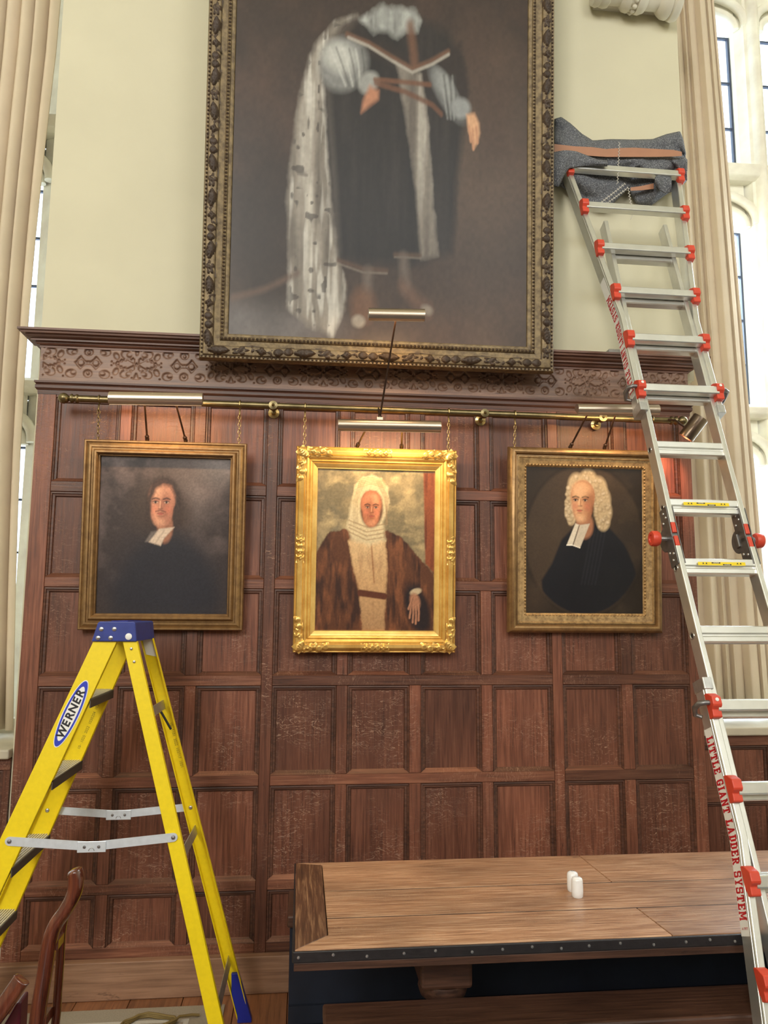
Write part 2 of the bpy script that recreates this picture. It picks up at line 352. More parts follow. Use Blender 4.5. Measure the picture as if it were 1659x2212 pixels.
# left return of the panelling is the backing block; carved frieze above the top rail
FZ0, FZ1 = 2.872, 3.055
def frieze_h(X, Z):
    """height field of strapwork cut into a flat board: 0 = face, negative = cut away"""
    P = 0.472
    u = (X+0.852) % P; u = np.where(u > P/2, u-P, u)       # palmette at u = 0
    uu = np.abs(u); v = (Z-(FZ0+FZ1)/2-0.012); vv = np.abs(v)
    cut = np.zeros_like(uu)
    def carve(mask, w=0.0022):
        nonlocal cut; cut = np.maximum(cut, 1/(1+np.exp(-mask/w*2)))
    def ell(cx, cy, a, b, r=0.0):
        c, s = math.cos(r), math.sin(r); dx = (uu-cx); dy = (vv-cy)
        X1 = (dx*c+dy*s)/a; Y1 = (-dx*s+dy*c)/b
        return (1-np.sqrt(X1*X1+Y1*Y1+1e-9))*min(a, b)
    # palmette field: wide lozenge recess with leaf left standing in it
    loz = 0.030*(1-vv/0.030)-np.maximum(0, uu-0.062)*0.62
    loz = np.minimum(loz, 0.030-vv) + 0.004*np.cos(uu*330)
    field = np.minimum(loz, uu-0.010)
    leaf = 0.019*(1-((uu-0.050)/0.044)**2) - vv + 0.003*np.cos((uu-vv*1.1)*260)
    carve(np.minimum(field, -leaf))
    carve(np.minimum(0.0085-np.abs(uu)-vv*0.9, 0.01), 0.0015)
    # kidney volutes above and below the palmette
    k1 = np.minimum(ell(0.052, 0.049, 0.027, 0.021, 0.5), -ell(0.036, 0.050, 0.014, 0.011))
    carve(k1)
    carve(np.minimum(0.013-uu*0.9-np.maximum(0, 0.078-vv)*0.35, vv-0.047))          # triangles at the edge
    carve(np.minimum(ell(0.100, 0.040, 0.012, 0.018, -0.5), 1.0))
    # twin diamonds
    q = P/2-uu
    dm = 0.031-np.abs(q-0.036)*0.92-vv*0.95+0.003*np.cos(q*150)
    fl_ = 0.021-np.abs(q-0.036)*0.9-vv*0.9-0.006*np.abs(np.cos(np.arctan2(vv, q-0.036)*2))
    carve(np.minimum(dm, -fl_))
    carve(0.006-np.maximum(q, vv*0.7), 0.0015)
    dq = np.sqrt(((q-0.0)/0.020)**2+((vv-0.056)/0.019)**2); carve(np.minimum((1-dq)*0.018, q*1.4-0.002+0.008*np.cos(vv*180)))
    c1 = np.minimum((1-np.sqrt(((q-0.082)/0.024)**2+((vv-0.058)/0.020)**2))*0.02, -(1-np.sqrt(((q-0.070)/0.013)**2+((vv-0.052)/0.010)**2))*0.011)
    carve(c1)
    for (a, b) in ((0.122, 0.010), (0.140, 0.052), (0.020, 0.072), (0.118, 0.074)): carve(0.0034-np.sqrt((uu-a)**2+(vv-b)**2), 0.001)
    cut *= np.clip((0.079-vv)/0.003, 0, 1)*np.clip((X-(XL+0.012))/0.004, 0, 1)*np.clip((XR-0.012-X)/0.004, 0, 1)
    return cut*0.010
nx, nz = 1300, 70
gx, gz = np.meshgrid(np.linspace(XL, XR, nx+1), np.linspace(FZ0, FZ1, nz+1))
hy = D-0.004+frieze_h(gx, gz)
vs = np.stack([gx, hy, gz], -1).reshape(-1, 3)
idx = np.arange((nx+1)*(nz+1)).reshape(nz+1, nx+1)
fs = np.stack([idx[:-1,:-1], idx[:-1,1:], idx[1:,1:], idx[1:,:-1]], -1).reshape(-1, 4)
def np_mesh(name, vs, fs, m, parent, cols=None, smooth=True):
    o0 = ORG[parent.name]; me = bpy.data.meshes.new(name)
    me.vertices.add(len(vs)); me.vertices.foreach_set('co', (vs-np.array(o0)).astype(np.float32).ravel())
    me.loops.add(fs.size); me.polygons.add(len(fs)); me.loops.foreach_set('vertex_index', fs.astype(np.int32).ravel())
    me.polygons.foreach_set('loop_start', np.arange(0, fs.size, 4, dtype=np.int32)); me.polygons.foreach_set('loop_total', np.full(len(fs), 4, dtype=np.int32))
    me.update(calc_edges=True); me.materials.append(m)
    if smooth: me.shade_smooth()
    if cols is not None:
        at_ = me.color_attributes.new('paint', 'FLOAT_COLOR', 'POINT'); at_.data.foreach_set('color', cols.astype(np.float32).ravel())
    o = bpy.data.objects.new(name, me); COL.objects.link(o); o.parent = parent; ORG[o.name] = o0; return o
M['cornice'] = wood('cornice_oak', OAKD, rgb(104,70,56), rgb(134,98,80), 'X', fleck=0.1, var=0.03, gs=0.6)
M['frieze'] = wood('carved_oak', rgb(84,60,48), rgb(130,100,84), rgb(158,128,110), 'X', fleck=0.2, fleckcol=FLK, var=0.02)
np_mesh('frieze', vs, fs, M['frieze'], tp)
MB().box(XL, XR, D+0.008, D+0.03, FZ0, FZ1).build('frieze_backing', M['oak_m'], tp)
def cornice(mb, prof, xl, xr):
    # prof: (projection, z); mitred returns at both ends back to the plaster
    rs = []
    for pr, z in prof:
        rs.append([V((xl-pr, PY-0.002, z)), V((xl-pr, D-pr, z)), V((xr+pr, D-pr, z)), V((xr+pr, PY-0.002, z))])
    return mb.rings(rs, False, False)
CPR = [(-.01,3.045),(.004,3.045),(.006,3.058),(.012,3.060),(.016,3.070),(.018,3.078),(.034,3.088),(.048,3.104),(.052,3.112),(.060,3.113),(.066,3.124),(.080,3.134),(.084,3.146),(.088,3.148),(.090,3.160),(-.01,3.160),(-.13,3.160)]
CPR = [(-.01,3.045),(.006,3.045),(.006,3.056),(.016,3.057),(.022,3.063),(.022,3.069),(.040,3.070),(.040,3.079),(.050,3.081),(.058,3.087),(.060,3.095),(.078,3.096),(.080,3.106),(.090,3.107),(.090,3.118),(-.01,3.118),(-.13,3.118)]
cornice(MB(), CPR, XL, XR).build('cornice', M['cornice'], tp, smooth=28)
LPR = [(-.005,2.806),(.003,2.806),(.004,2.826),(.008,2.828),(.014,2.836),(.014,2.850),(.010,2.856),(.018,2.862),(.018,2.872),(.0,2.874),(-.02,2.874)]
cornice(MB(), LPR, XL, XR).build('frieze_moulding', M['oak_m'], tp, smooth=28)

# dado panelling and stone sills below the windows on either side of the pier
def dado(n, x0, x1, y, zs, cols):
    o = struct('trim_%d' % n, MB().box(x0, x1, y+0.03, y+0.5, 0.003, zs-0.045), M['oak_v'])
    o['label'] = 'low oak panelling under the window sill'
    wcol = (x1-x0)/cols
    rows = [(0.08, zs-0.78), (zs-0.70, zs-0.39), (zs-0.33, zs-0.10)] if n == 3 else [(0.08, zs-0.72), (zs-0.66, zs-0.10)]
    edges = [0.003]+[e for r in rows for e in r]+[zs-0.045]
    for a, b in zip(edges[0::2], edges[1::2]): MB().box(x0, x1, y, y+0.03, a, b).build('rail', M['oak_h'], o, bevel=0.002, seg=1)
    for c in range(cols):
        a, b = x0+c*wcol, x0+(c+1)*wcol
        for r0, r1 in rows:
            for s0, s1 in ((a, a+0.03), (b-0.03, b)): MB().box(s0, s1, y, y+0.03, r0, r1).build('stile', M['oak_v'], o)
            p = MB().box(a+0.035, b-0.035, y+0.019, y+0.029, r0+0.008, r1-0.008).build('panel', M['oak_v'], o)
            cell_moulding(a+0.03, b-0.03, r0, r1, y, p)
    MB().box(x0, x1, y-0.03, y+0.72, zs-0.045, zs).build('sill', M['sill'] if n == 2 else M['sill'], o, bevel=0.008)
    return o
dado(2, -3.4, PX0-0.002, 3.985, 1.078, 4)
dado(3, 2.0925, 4.4, 4.03, 1.143, 5)

# ------------------------------------------------------------------ stone windows
def arch_pts(x0, x1, zs, n=10, rise=0.62):
    w = (x1-x0)/2; cx = (x0+x1)/2
    return [(cx-w*math.cos(math.pi*i/(2*n)*1.0) if i <= n else cx+w*math.cos(math.pi*(2*n-i)/(2*n)), zs+w*rise*math.sin(min(i, 2*n-i)*math.pi/(2*n))**0.8) for i in range(2*n+1)]
def window(n, xs, side):
    """xs: list of (x0, x1) lights; three tiers of arched lights with transoms between"""
    Y0, Y1 = 4.58, 4.74
    xa, xb = min(a for a, b in xs)-0.45, max(b for a, b in xs)+0.45
    tiers = [(1.14, 2.70, 3.00), (3.09, 4.33, 4.64), (4.76, 5.80, 6.40)]
    root = struct('window_%d' % n, MB().box(xa, xb, Y0-0.05, Y1+0.05, 0.0, 1.15), M['stone'])
    root['label'] = 'stone mullioned window with arched leaded lights beside the panelled pier'
    xs = sorted(xs); solid = [(xa, xs[0][0])]+[(xs[i][1], xs[i+1][0]) for i in range(len(xs)-1)]+[(xs[-1][1], xb)]
    for a, b in solid:
        m = MB(); c = (a+b)/2; w = (b-a)/2
        prof = [(-w, 0.16), (-w, 0.05), (-w*0.72, 0.02), (-w*0.62, -0.02), (-w*0.45, -0.03), (-w*0.36, -0.065), (-w*0.2, -0.085), (0, -0.092), (w*0.2, -0.085), (w*0.36, -0.065), (w*0.45, -0.03), (w*0.62, -0.02), (w*0.72, 0.02), (w, 0.05), (w, 0.16)]
        m.prism(prof, (c, Y0, 1.15), (c, Y0, 7.9), (1,0,0), (0,1,0)).build('mullion', M['stone'], root, smooth=40)
    for a, b in xs:
        for z0, zsp, ztop in tiers:
            ap = arch_pts(a, b, zsp)
            m = MB()
            for y in (Y0+0.03, Y1-0.01):
                bs = len(m.v)
                for (px_, pz_) in ap: m.v.append(V((px_, y, pz_)))
                for (px_, pz_) in ap: m.v.append(V((a+(b-a)*(ap.index((px_, pz_))/(len(ap)-1)), y, ztop)))
                k_ = len(ap)
                for i in range(k_-1): m.f.append((bs+i, bs+i+1, bs+k_+i+1, bs+k_+i))
            k_ = len(ap)
            for i in range(k_-1): m.f.append((i, i+1, 2*k_+i+1, 2*k_+i))
            m.build('arch_head', M['stone'], root, smooth=50)
            MB().tube([(x_, Y0+0.02, z_) for x_, z_ in ap], 0.026, 8).build('arch_moulding', M['stone'], root, smooth=60)
            MB().tube([((x_-(a+b)/2)*1.24+(a+b)/2, Y0-0.01, zsp+(z_-zsp)*1.5+0.01) for x_, z_ in ap], 0.03, 8).build('hood_moulding', M['stone'], root, smooth=60)
            gy = Y1-0.05; n_p = max(2, round((zsp-z0)/0.34)); dz = (zsp-z0)/n_p
            for k in range(n_p):
                MB().box(a, b, gy, gy+0.004, z0+k*dz+0.002, z0+(k+1)*dz-0.002).build('pane', M['glass'], root)
                MB().box(a, b, gy-0.008, gy+0.012, z0+(k+1)*dz-0.006, z0+(k+1)*dz+0.006).build('glazing_bar', M['lead'], root)
            m = MB(); m.add([(x_, gy, z_) for x_, z_ in ap], [tuple(range(len(ap)))]).build('pane', M['glass'], root)
            m = MB()
            for xx in (a+0.006, b-0.006): m.box(xx-0.008, xx+0.008, gy-0.01, gy+0.014, z0, zsp)
            m.build('light_frame', M['lead'], root)
    for z0, z1 in ((3.00, 3.09), (4.64, 4.76), (6.40, 7.9)):
        MB().prism([(-0.07, z0+0.02), (-0.03, z0), (0.15, z0), (0.15, z1), (-0.03, z1), (-0.085, z1-0.03)], (xa, Y0, 0), (xb, Y0, 0), (0,1,0), (0,0,1)).build('transom', M['stone'], root, bevel=0.008)
    return root
window(1, [(2.50, 2.94), (3.12, 3.56), (3.74, 4.18)], 1)
window(2, [(-2.07, -1.63), (-2.73, -2.29), (-3.39, -2.95)], -1)

# ------------------------------------------------------------------ curtains
def curtain(name, edge0, edge1, y, z0, z1, per, seedv, label, waist=0.0):
    rnd = random.Random(seedv); m = MB(); nu, nv = 240, 14
    ph = [rnd.uniform(0, 6.28) for _ in range(4)]
    def fn(u, v):
        z = z0+(z1-z0)*v
        a = edge0[0]+(edge0[1]-edge0[0])*v; b = edge1[0]+(edge1[1]-edge1[0])*v-waist*math.sin(min(1, v*1.35)*math.pi)
        s = u*abs(edge1[0]-edge0[0])/per*6.283
        t = s+0.6*math.sin(s*0.37+ph[0])+0.35*math.sin(v*3+ph[1])
        dy = 0.03-0.066*abs(math.sin(t*0.5))**0.8+0.012*math.sin(t*0.5*2.1+ph[2])+0.018*math.sin(s*0.31+ph[3])
        return (a+(b-a)*u+0.010*math.cos(t*1.0), y+dy, z)
    m.grid(nu, nv, fn)
    o = m.build(name, M['curtain'], loc=((edge0[0]+edge1[0])/2, y, z0), smooth=180, solid=0.003)
    return tag(o, label, 'curtain')
curtain('curtain', (2.16, 2.16), (2.79, 2.63), 4.36, 1.19, 6.6, 0.074, 3, 'long beige curtain hanging in folds right of the panelled pier')
curtain('curtain', (-2.15, -2.15), (-1.49, -1.52), 4.36, 1.115, 6.6, 0.085, 5, 'long beige curtain hanging in folds left of the panelled pier', 0.06)

# ------------------------------------------------------------------ painter for the canvases
class Paint:
    def __init__(s, nx, ny, asp, base):
        s.nx, s.ny = nx, ny; x, y = np.meshgrid(np.linspace(0, 1, nx+1), np.linspace(0, 1, ny+1)); s.x, s.y = x, y; s.asp = asp
        s.c = np.zeros(x.shape+(3,)); s.c[:] = base[:3]; s.rng = np.random.RandomState(5)
    def noise(s, sx, sy, seed, oct=4):
        out = np.zeros_like(s.x); amp = 1; tot = 0; r = np.random.RandomState(seed)
        for o in range(oct):
            nx, ny = int(sx*2**o)+2, int(sy*2**o)+2; g = r.rand(ny+1, nx+1)
            fx = s.x*(nx-1); fy = s.y*(ny-1); ix = fx.astype(int); iy = fy.astype(int); tx = fx-ix; ty = fy-iy; tx = tx*tx*(3-2*tx); ty = ty*ty*(3-2*ty)
            out += amp*((g[iy,ix]*(1-tx)+g[iy,ix+1]*tx)*(1-ty)+(g[iy+1,ix]*(1-tx)+g[iy+1,ix+1]*tx)*ty); tot += amp; amp *= 0.55
        return out/tot
    def mix(s, a, col):
        a = np.clip(a, 0, 1)[..., None]; s.c = s.c*(1-a)+np.array(col[:3])*a
    def ell(s, cx, cy, rx, ry, col, f=0.3, rot=0, op=1, mask=None):
        c, q = math.cos(rot), math.sin(rot); dx = s.x-cx; dy = (s.y-cy)*s.asp
        X = (dx*c+dy*q)/rx; Y = (-dx*q+dy*c)/(ry*s.asp); d = np.sqrt(X*X+Y*Y)
        a = np.clip((1+f/2-d)/max(f, 1e-3), 0, 1)*op
        if mask is not None: a = a*mask
        s.mix(a, col)
    def poly(s, pts, col, f=0.006, op=1, jitter=0.0, tex=None):
        X = s.x; Y = s.y
        if jitter: X = X+(s.noise(30, 40, 11)-0.5)*jitter; Y = Y+(s.noise(30, 40, 12)-0.5)*jitter
        d = np.full(X.shape, 1e9); ins = np.zeros(X.shape, bool); n = len(pts)
        for i in range(n):
            ax, ay = pts[i]; bx, by = pts[(i+1) % n]
            ex, ey = bx-ax, (by-ay); wx, wy = X-ax, Y-ay
            t = np.clip((wx*ex+wy*ey)/(ex*ex+ey*ey+1e-12), 0, 1); d = np.minimum(d, np.hypot(wx-ex*t, wy-ey*t))
            cond = ((ay > Y) != (by > Y)); den = (by-ay) if abs(by-ay) > 1e-9 else 1e-9
            ins ^= cond & (X < (bx-ax)*(Y-ay)/den+ax)
        sd = np.where(ins, d, -d); a = np.clip(sd/f+0.5, 0, 1)*op
        if tex is not None: a = a*tex
        s.mix(a, col); return a
    def line(s, pts, w, col, f=0.5, op=1):
        d = np.full(s.x.shape, 1e9)
        for (ax, ay), (bx, by) in zip(pts[:-1], pts[1:]):
            ex, ey = bx-ax, by-ay; wx, wy = s.x-ax, s.y-ay; t = np.clip((wx*ex+wy*ey)/(ex*ex+ey*ey+1e-12), 0, 1); d = np.minimum(d, np.hypot(wx-ex*t, wy-ey*t))
        s.mix(np.clip((w-d)/(w*f), 0, 1)*op, col)
    def grain(s, amt, seed, sx=90, sy=110): s.c = np.clip(s.c*(1+amt*(s.noise(sx, sy, seed, 2)-0.5)[..., None]*2), 0, 1)
    def face(s, cx, cy, w, skin, shade, hl, dark, turn=-0.15, lip=None):
        h = w*1.75/s.asp
        for col, k, f, ox in ((shade, 1.0, 0.10, 0), (skin, 0.90, 0.5, turn*w*0.35)):
            s.ell(cx+ox, cy+0.26*h, w*k, h*0.74*k, col, f); s.ell(cx+ox+turn*w*0.15, cy-0.30*h, w*0.80*k, h*0.68*k, col, f)
        s.ell(cx+turn*w*0.6, cy+h*0.52, w*0.55, h*0.26, hl, 0.9, 0, 0.7); s.ell(cx-turn*w*2.6 if abs(turn) > 0.05 else cx+w*0.6, cy-0.1*h, w*0.48, h*0.85, shade, 1.2, 0, 0.8, np.clip((1-np.hypot((s.x-cx)/w, (s.y-cy)/h))*6, 0, 1))
        s.ell(cx+turn*w, cy-h*0.78, w*0.42, h*0.16, hl, 1.0, 0, 0.4)
        for sg in (-1, 1):
            ex = cx+turn*w*0.9+sg*w*0.40
            s.ell(ex, cy+h*0.10, w*0.25, h*0.10, shade, 0.8, 0, 0.75)
            s.ell(ex, cy+h*0.07, w*0.17, h*0.05, rgb(190,170,150), 0.5, 0, 0.7); s.ell(ex+turn*w*0.1, cy+h*0.07, w*0.075, h*0.052, dark, 0.4)
            s.line([(ex-w*0.2, cy+h*0.10), (ex, cy+h*0.125), (ex+w*0.2, cy+h*0.095)], w*0.035, dark, 0.6, 0.8)
            s.line([(ex-w*0.26, cy+h*0.20), (ex, cy+h*0.255), (ex+w*0.26, cy+h*0.20)], w*0.075, dark, 0.8, 0.85)
            s.ell(cx+turn*w*0.7+sg*w*0.5, cy-h*0.22, w*0.26, h*0.17, rgb(206,120,96), 1.2, 0, 0.45)
        nx_ = cx+turn*w*1.25
        s.line([(nx_+w*0.10, cy+h*0.12), (nx_+w*0.06, cy-h*0.16), (nx_+w*0.2, cy-h*0.20)], w*0.07, shade, 0.9, 0.7)
        s.line([(nx_-w*0.02, cy+h*0.10), (nx_-w*0.04, cy-h*0.15)], w*0.07, hl, 0.9, 0.8)
        s.line([(nx_-w*0.14, cy-h*0.20), (nx_+w*0.14, cy-h*0.205)], w*0.04, dark, 0.9, 0.5)
        lc = lip or rgb(166,84,72)
        s.line([(nx_-w*0.22, cy-h*0.40), (nx_, cy-h*0.375), (nx_+w*0.24, cy-h*0.40)], w*0.05, dark, 0.8, 0.6)
        s.ell(nx_, cy-h*0.42, w*0.21, h*0.045, lc, 0.6, 0, 0.85); s.ell(nx_+w*0.02, cy-h*0.52, w*0.2, h*0.035, shade, 0.9, 0, 0.6)
    def mesh(s, corners, parent):
        """corners: bl, br, tr, tl"""
        bl, br, tr, tl = [np.array(c) for c in corners]; u = s.x[..., None]; v = s.y[..., None]
        P = (bl*(1-u)+br*u)*(1-v)+(tl*(1-u)+tr*u)*v
        idx = np.arange(P.shape[0]*P.shape[1]).reshape(P.shape[:2]); f = np.stack([idx[:-1,:-1], idx[:-1,1:], idx[1:,1:], idx[1:,:-1]], -1).reshape(-1, 4)
        cols = np.concatenate([np.clip(s.c, 0, 1), np.ones(s.c.shape[:2]+(1,))], -1).reshape(-1, 4)
        return np_mesh('canvas', P.reshape(-1, 3), f, M['canvas'], parent, cols)

# ------------------------------------------------------------------ picture frames
class Plane:
    """a hung picture: origin at its lower left back corner, leaning out at the top"""
    def __init__(s, x0, z0, w, h, yb, yt):
        s.w, s.h = w, h; s.P = V((x0, yb, z0)); s.ex = V((1,0,0)); s.ez = V((0, yt-yb, h)).normalized(); s.ey = s.ez.cross(s.ex)*1.0
        s.n = s.ex.cross(s.ez)      # towards the room (-y)
        if s.n.y > 0: s.n = -s.n
    def p(s, a, b, c=0.0): return s.P+s.ex*a+s.ez*b+s.n*c
def frame_sweep(pl, prof):
    m = MB(); rs = []
    for i, hgt in prof: rs.append([pl.p(i, i, hgt), pl.p(pl.w-i, i, hgt), pl.p(pl.w-i, pl.h-i, hgt), pl.p(i, pl.h-i, hgt)])
    m.rings(rs, True, False); return m
def relief(pl, a, b, ra, rb, rot, hgt, c0, fn, n=14, nv=9):
    m = MB(); ca, sa = math.cos(rot), math.sin(rot)
    def f(u, v):
        X, Z = (u*2-1), (v*2-1); hh = fn(X, Z)*hgt
        return pl.p(a+X*ra*ca-Z*rb*sa, b+X*ra*sa+Z*rb*ca, c0+hh)
    m.grid(n, nv, f); return m
def leaf_fn(kind):
    def f(X, Z):
        r = math.hypot(X, Z*1.0); t = math.atan2(Z, X)
        if kind == 0: e = 1-(r/(0.80+0.18*math.cos(5*t))); b = 0.55+0.45*math.cos(r*9)
        elif kind == 1: e = 1-abs(Z)/(0.2+0.75*max(0, 1-X*X)); b = 0.6+0.4*math.cos(X*16+abs(Z)*7)
        elif kind == 2: e = 1-max(abs(X)*0.95, abs(Z)/(0.55+0.4*math.cos(X*6))); b = 0.6+0.4*math.sin(X*12+Z*5)
        else: e = 1-math.hypot((abs(X)-0.45)/0.5, Z/0.85); b = 0.65+0.35*math.cos(math.hypot(abs(X)-0.45, Z)*14)
        e = max(0.0, min(1.0, e*2.2)); return e*b-(0.25 if e <= 0 else 0)
    return f
def canvas_corners(pl, ins, c): return [pl.p(ins[0], ins[1], c), pl.p(pl.w-ins[2], ins[1], c), pl.p(pl.w-ins[2], pl.h-ins[3], c), pl.p(ins[0], pl.h-ins[3], c)]

# --- the large full-length portrait
BW, BH = 1.79, 2.75
bp = Plane(-0.522, 2.973, BW, BH, 3.76, 3.76-0.15*BH/1.9)
big = empty('portrait', bp.p(BW/2, 0, 0), 'huge full-length portrait of a standing robed figure in a dark carved gilt frame', 'painting')
fr = frame_sweep(bp, [(0,0),(0,.045),(.006,.055),(.016,.052),(.022,.062),(.030,.064),(.055,.064),(.064,.058),(.068,.046),(.082,.040),(.096,.036),(.099,.044),(.106,.048),(.114,.044),(.118,.036),(.126,.034),(.134,.028),(.137,.016)]).build('frame', M['f_big'], big, smooth=35)
kinds = [leaf_fn(k) for k in range(4)]; leafmesh = {}
def put_leaf(pl, frame, a, b, rot, kind, ra, rb, c0, hgt, mat, name='carved_leaf'):
    key = (kind, ra, rb, mat.name)
    if key not in leafmesh:
        m = MB(); m.grid(12, 8, lambda u, v: V(((u*2-1)*ra, (v*2-1)*rb, kinds[kind](u*2-1, v*2-1)*hgt)))
        me = bpy.data.meshes.new(name); me.from_pydata([tuple(v) for v in m.v], [], m.f); me.materials.append(mat); me.shade_smooth(); leafmesh[key] = me
    o = bpy.data.objects.new(name, leafmesh[key]); COL.objects.link(o); o.parent = frame; ORG[o.name] = V((0,0,0))
    X = pl.ex*math.cos(rot)+pl.ez*math.sin(rot); Y = -pl.ex*math.sin(rot)+pl.ez*math.cos(rot)
    loc = pl.p(a, b, c0)-ORG[frame.name]
    o.matrix_local = Matrix(((X.x, Y.x, pl.n.x, loc.x), (X.y, Y.y, pl.n.y, loc.y), (X.z, Y.z, pl.n.z, loc.z), (0,0,0,1)))
    return o
s = 0.095
for k in range(int((BW-0.19)/0.105)+1):
    put_leaf(bp, fr, 0.095+0.105*k, 0.042, 0.12*math.sin(k*2.3), [1, 0, 2, 3][k % 4], 0.055, 0.025, 0.060, 0.026, M['f_carv'])
for k in range(int((BH-0.25)/0.088)):
    for a, sg in ((0.042, 1), (BW-0.042, -1)):
        put_leaf(bp, fr, a, 0.10+0.088*k, math.pi/2+0.15*math.sin(k*1.9+sg), [0, 1, 3, 2, 1][(k+(sg > 0)) % 5], 0.047, 0.025, 0.060, 0.026, M['f_carv'])
bd = MB()
def bead_run(pl, ins, step, r, c, zmax):
    n = int((pl.w-2*ins)/step)
    for k in range(n+1):
        a = ins+(pl.w-2*ins)*k/n; bd.lathe([(0.0, 0.0), (r, 0.002), (r*0.7, 0.006), (0.0, 0.008)], pl.p(a, ins, c), pl.n, 6)
    n = int((zmax-ins)/step)
    for k in range(1, n+1):
        for a in (ins, pl.w-ins): bd.lathe([(0.0, 0.0), (r, 0.002), (r*0.7, 0.006), (0.0, 0.008)], pl.p(a, ins+step*k, c), pl.n, 6)
bead_run(bp, 0.107, 0.019, 0.0075, 0.045, 2.2); bead_run(bp, 0.012, 0.02, 0.006, 0.052, 2.2)
tag(bd.build('bead_moulding', M['f_carv'], fr, smooth=60), kind='stuff')
P = Paint(300, 420, BH/BW, rgb(60,49,44))
def bpt(px, py):
    t = py/730.0; xl = 508-15*t; u = (px-xl)/(1143-xl); return (u, 0.703*(1-py/(717+25*u)))
n1 = P.noise(5, 7, 3); P.mix(np.clip((n1-0.4)*1.6, 0, 0.7), rgb(84,64,54)); P.mix(np.clip(0.16-P.y, 0, 0.16)*3.5*P.noise(6, 5, 9), rgb(122,98,80))
P.ell(0.85, 0.40, 0.2, 0.22, rgb(92,76,64), 1.0, 0, 0.6); P.ell(0.12, 0.02, 0.22, 0.05, rgb(116,112,112), 1.0, 0, 0.7)
P.ell(0.14, 0.22, 0.13, 0.18, rgb(44,36,32), 0.5, 0, 0.7)
bl = lambda L_: [bpt(*q) for q in L_]
fold = P.noise(34, 5, 61, 3); fold2 = P.noise(60, 9, 62, 2)
def shape(pts, col, f=0.02, hi=None, lo=None, j=0.015, op=1.0, k=3.0):
    a = P.poly(bl(pts), col, f, op, j)
    if hi: P.mix(a*np.clip((fold-0.52)*k, 0, 0.9), hi)
    if lo: P.mix(a*np.clip((0.48-fold)*k, 0, 0.9), lo)
    return a
P.poly(bl([(1000,-20),(1050,-20),(1060,110),(1110,150),(1110,330),(1040,340),(990,120)]), rgb(74,58,50), 0.08, 0.7)
shape([(770,30),(900,10),(965,40),(1000,120),(1000,250),(985,360),(975,535),(930,545),(905,560),(850,560),(725,560),(700,450),(690,330),(690,150)], rgb(41,37,36), 0.03, rgb(56,50,48), rgb(28,26,27), 0.01, 1.0, 2.0)
shape([(700,100),(760,55),(850,85),(905,135),(960,85),(990,60),(1012,150),(1005,215),(960,190),(905,150),(840,120),(760,90),(720,120)], rgb(48,40,37), 0.02)
a = shape([(765,18),(740,30),(700,80),(690,110),(692,180),(697,300),(708,430),(725,560),(742,620),(738,660),(712,716),(660,692),(618,655),(622,560),(615,430),(632,260),(650,170),(672,95),(715,38)], rgb(146,138,128), 0.02, rgb(196,190,180), rgb(96,88,80), 0.012)
P.mix(a*np.clip((fold2-0.56)*4, 0, 0.6), rgb(210,206,198)); P.mix(a*np.clip((P.noise(60, 70, 63, 1)-0.80)*12, 0, 0.75), rgb(70,64,60))
P.line(bl([(760,22),(705,85),(700,170),(712,330),(725,540)]), 0.020, rgb(92,84,78), 1.2, 0.6)
a = shape([(850,112),(905,140),(920,240),(930,400),(945,540),(906,548),(896,420),(880,290)], rgb(132,124,115), 0.015, rgb(178,172,162), rgb(92,84,78), 0.01, 0.9)
# sleeves
for (cx_, cy_, rx_, ry_, rt, c1, c2, c3) in ((735, 128, 0.078, 0.060, -0.5, rgb(128,128,126), rgb(196,196,190), rgb(70,68,66)), (962, 178, 0.036, 0.070, 0.55, rgb(104,104,104), rgb(150,152,150), rgb(58,56,56))):
    u_, v_ = bpt(cx_, cy_); P.ell(u_, v_, rx_, ry_, c1, 0.35, rt); P.ell(u_-rx_*0.2, v_+ry_*0.25, rx_*0.7, ry_*0.5, c2, 0.9, rt, 0.8)
    for k in range(6): P.line([(u_-rx_*0.6+rx_*0.28*k, v_+ry_*0.55), (u_-rx_*0.3+rx_*0.24*k, v_), (u_+rx_*0.1+rx_*0.16*k, v_-ry_*0.75)], 0.006, c3 if k % 2 else c2, 1.0, 0.55)
u_, v_ = bpt(993, 208); P.ell(u_, v_, 0.034, 0.022, rgb(140,142,142), 0.5, 0.6)
u_, v_ = bpt(790, 165); P.ell(u_, v_, 0.030, 0.026, rgb(150,150,146), 0.5, -0.6)
P.poly(bl([(792,172),(812,182),(811,200),(790,218),(774,232),(778,206)]), rgb(178,124,96), 0.014)
P.poly(bl([(1006,222),(1024,218),(1034,240),(1036,262),(1031,285),(1022,300),(1018,275),(1010,258)]), rgb(206,160,124), 0.010)
for (p_, q_) in (((1012,250),(1016,282)),((1020,255),(1022,298)),((1028,250),(1031,284))): P.line(bl([p_, q_]), 0.006, rgb(188,138,106), 0.8)
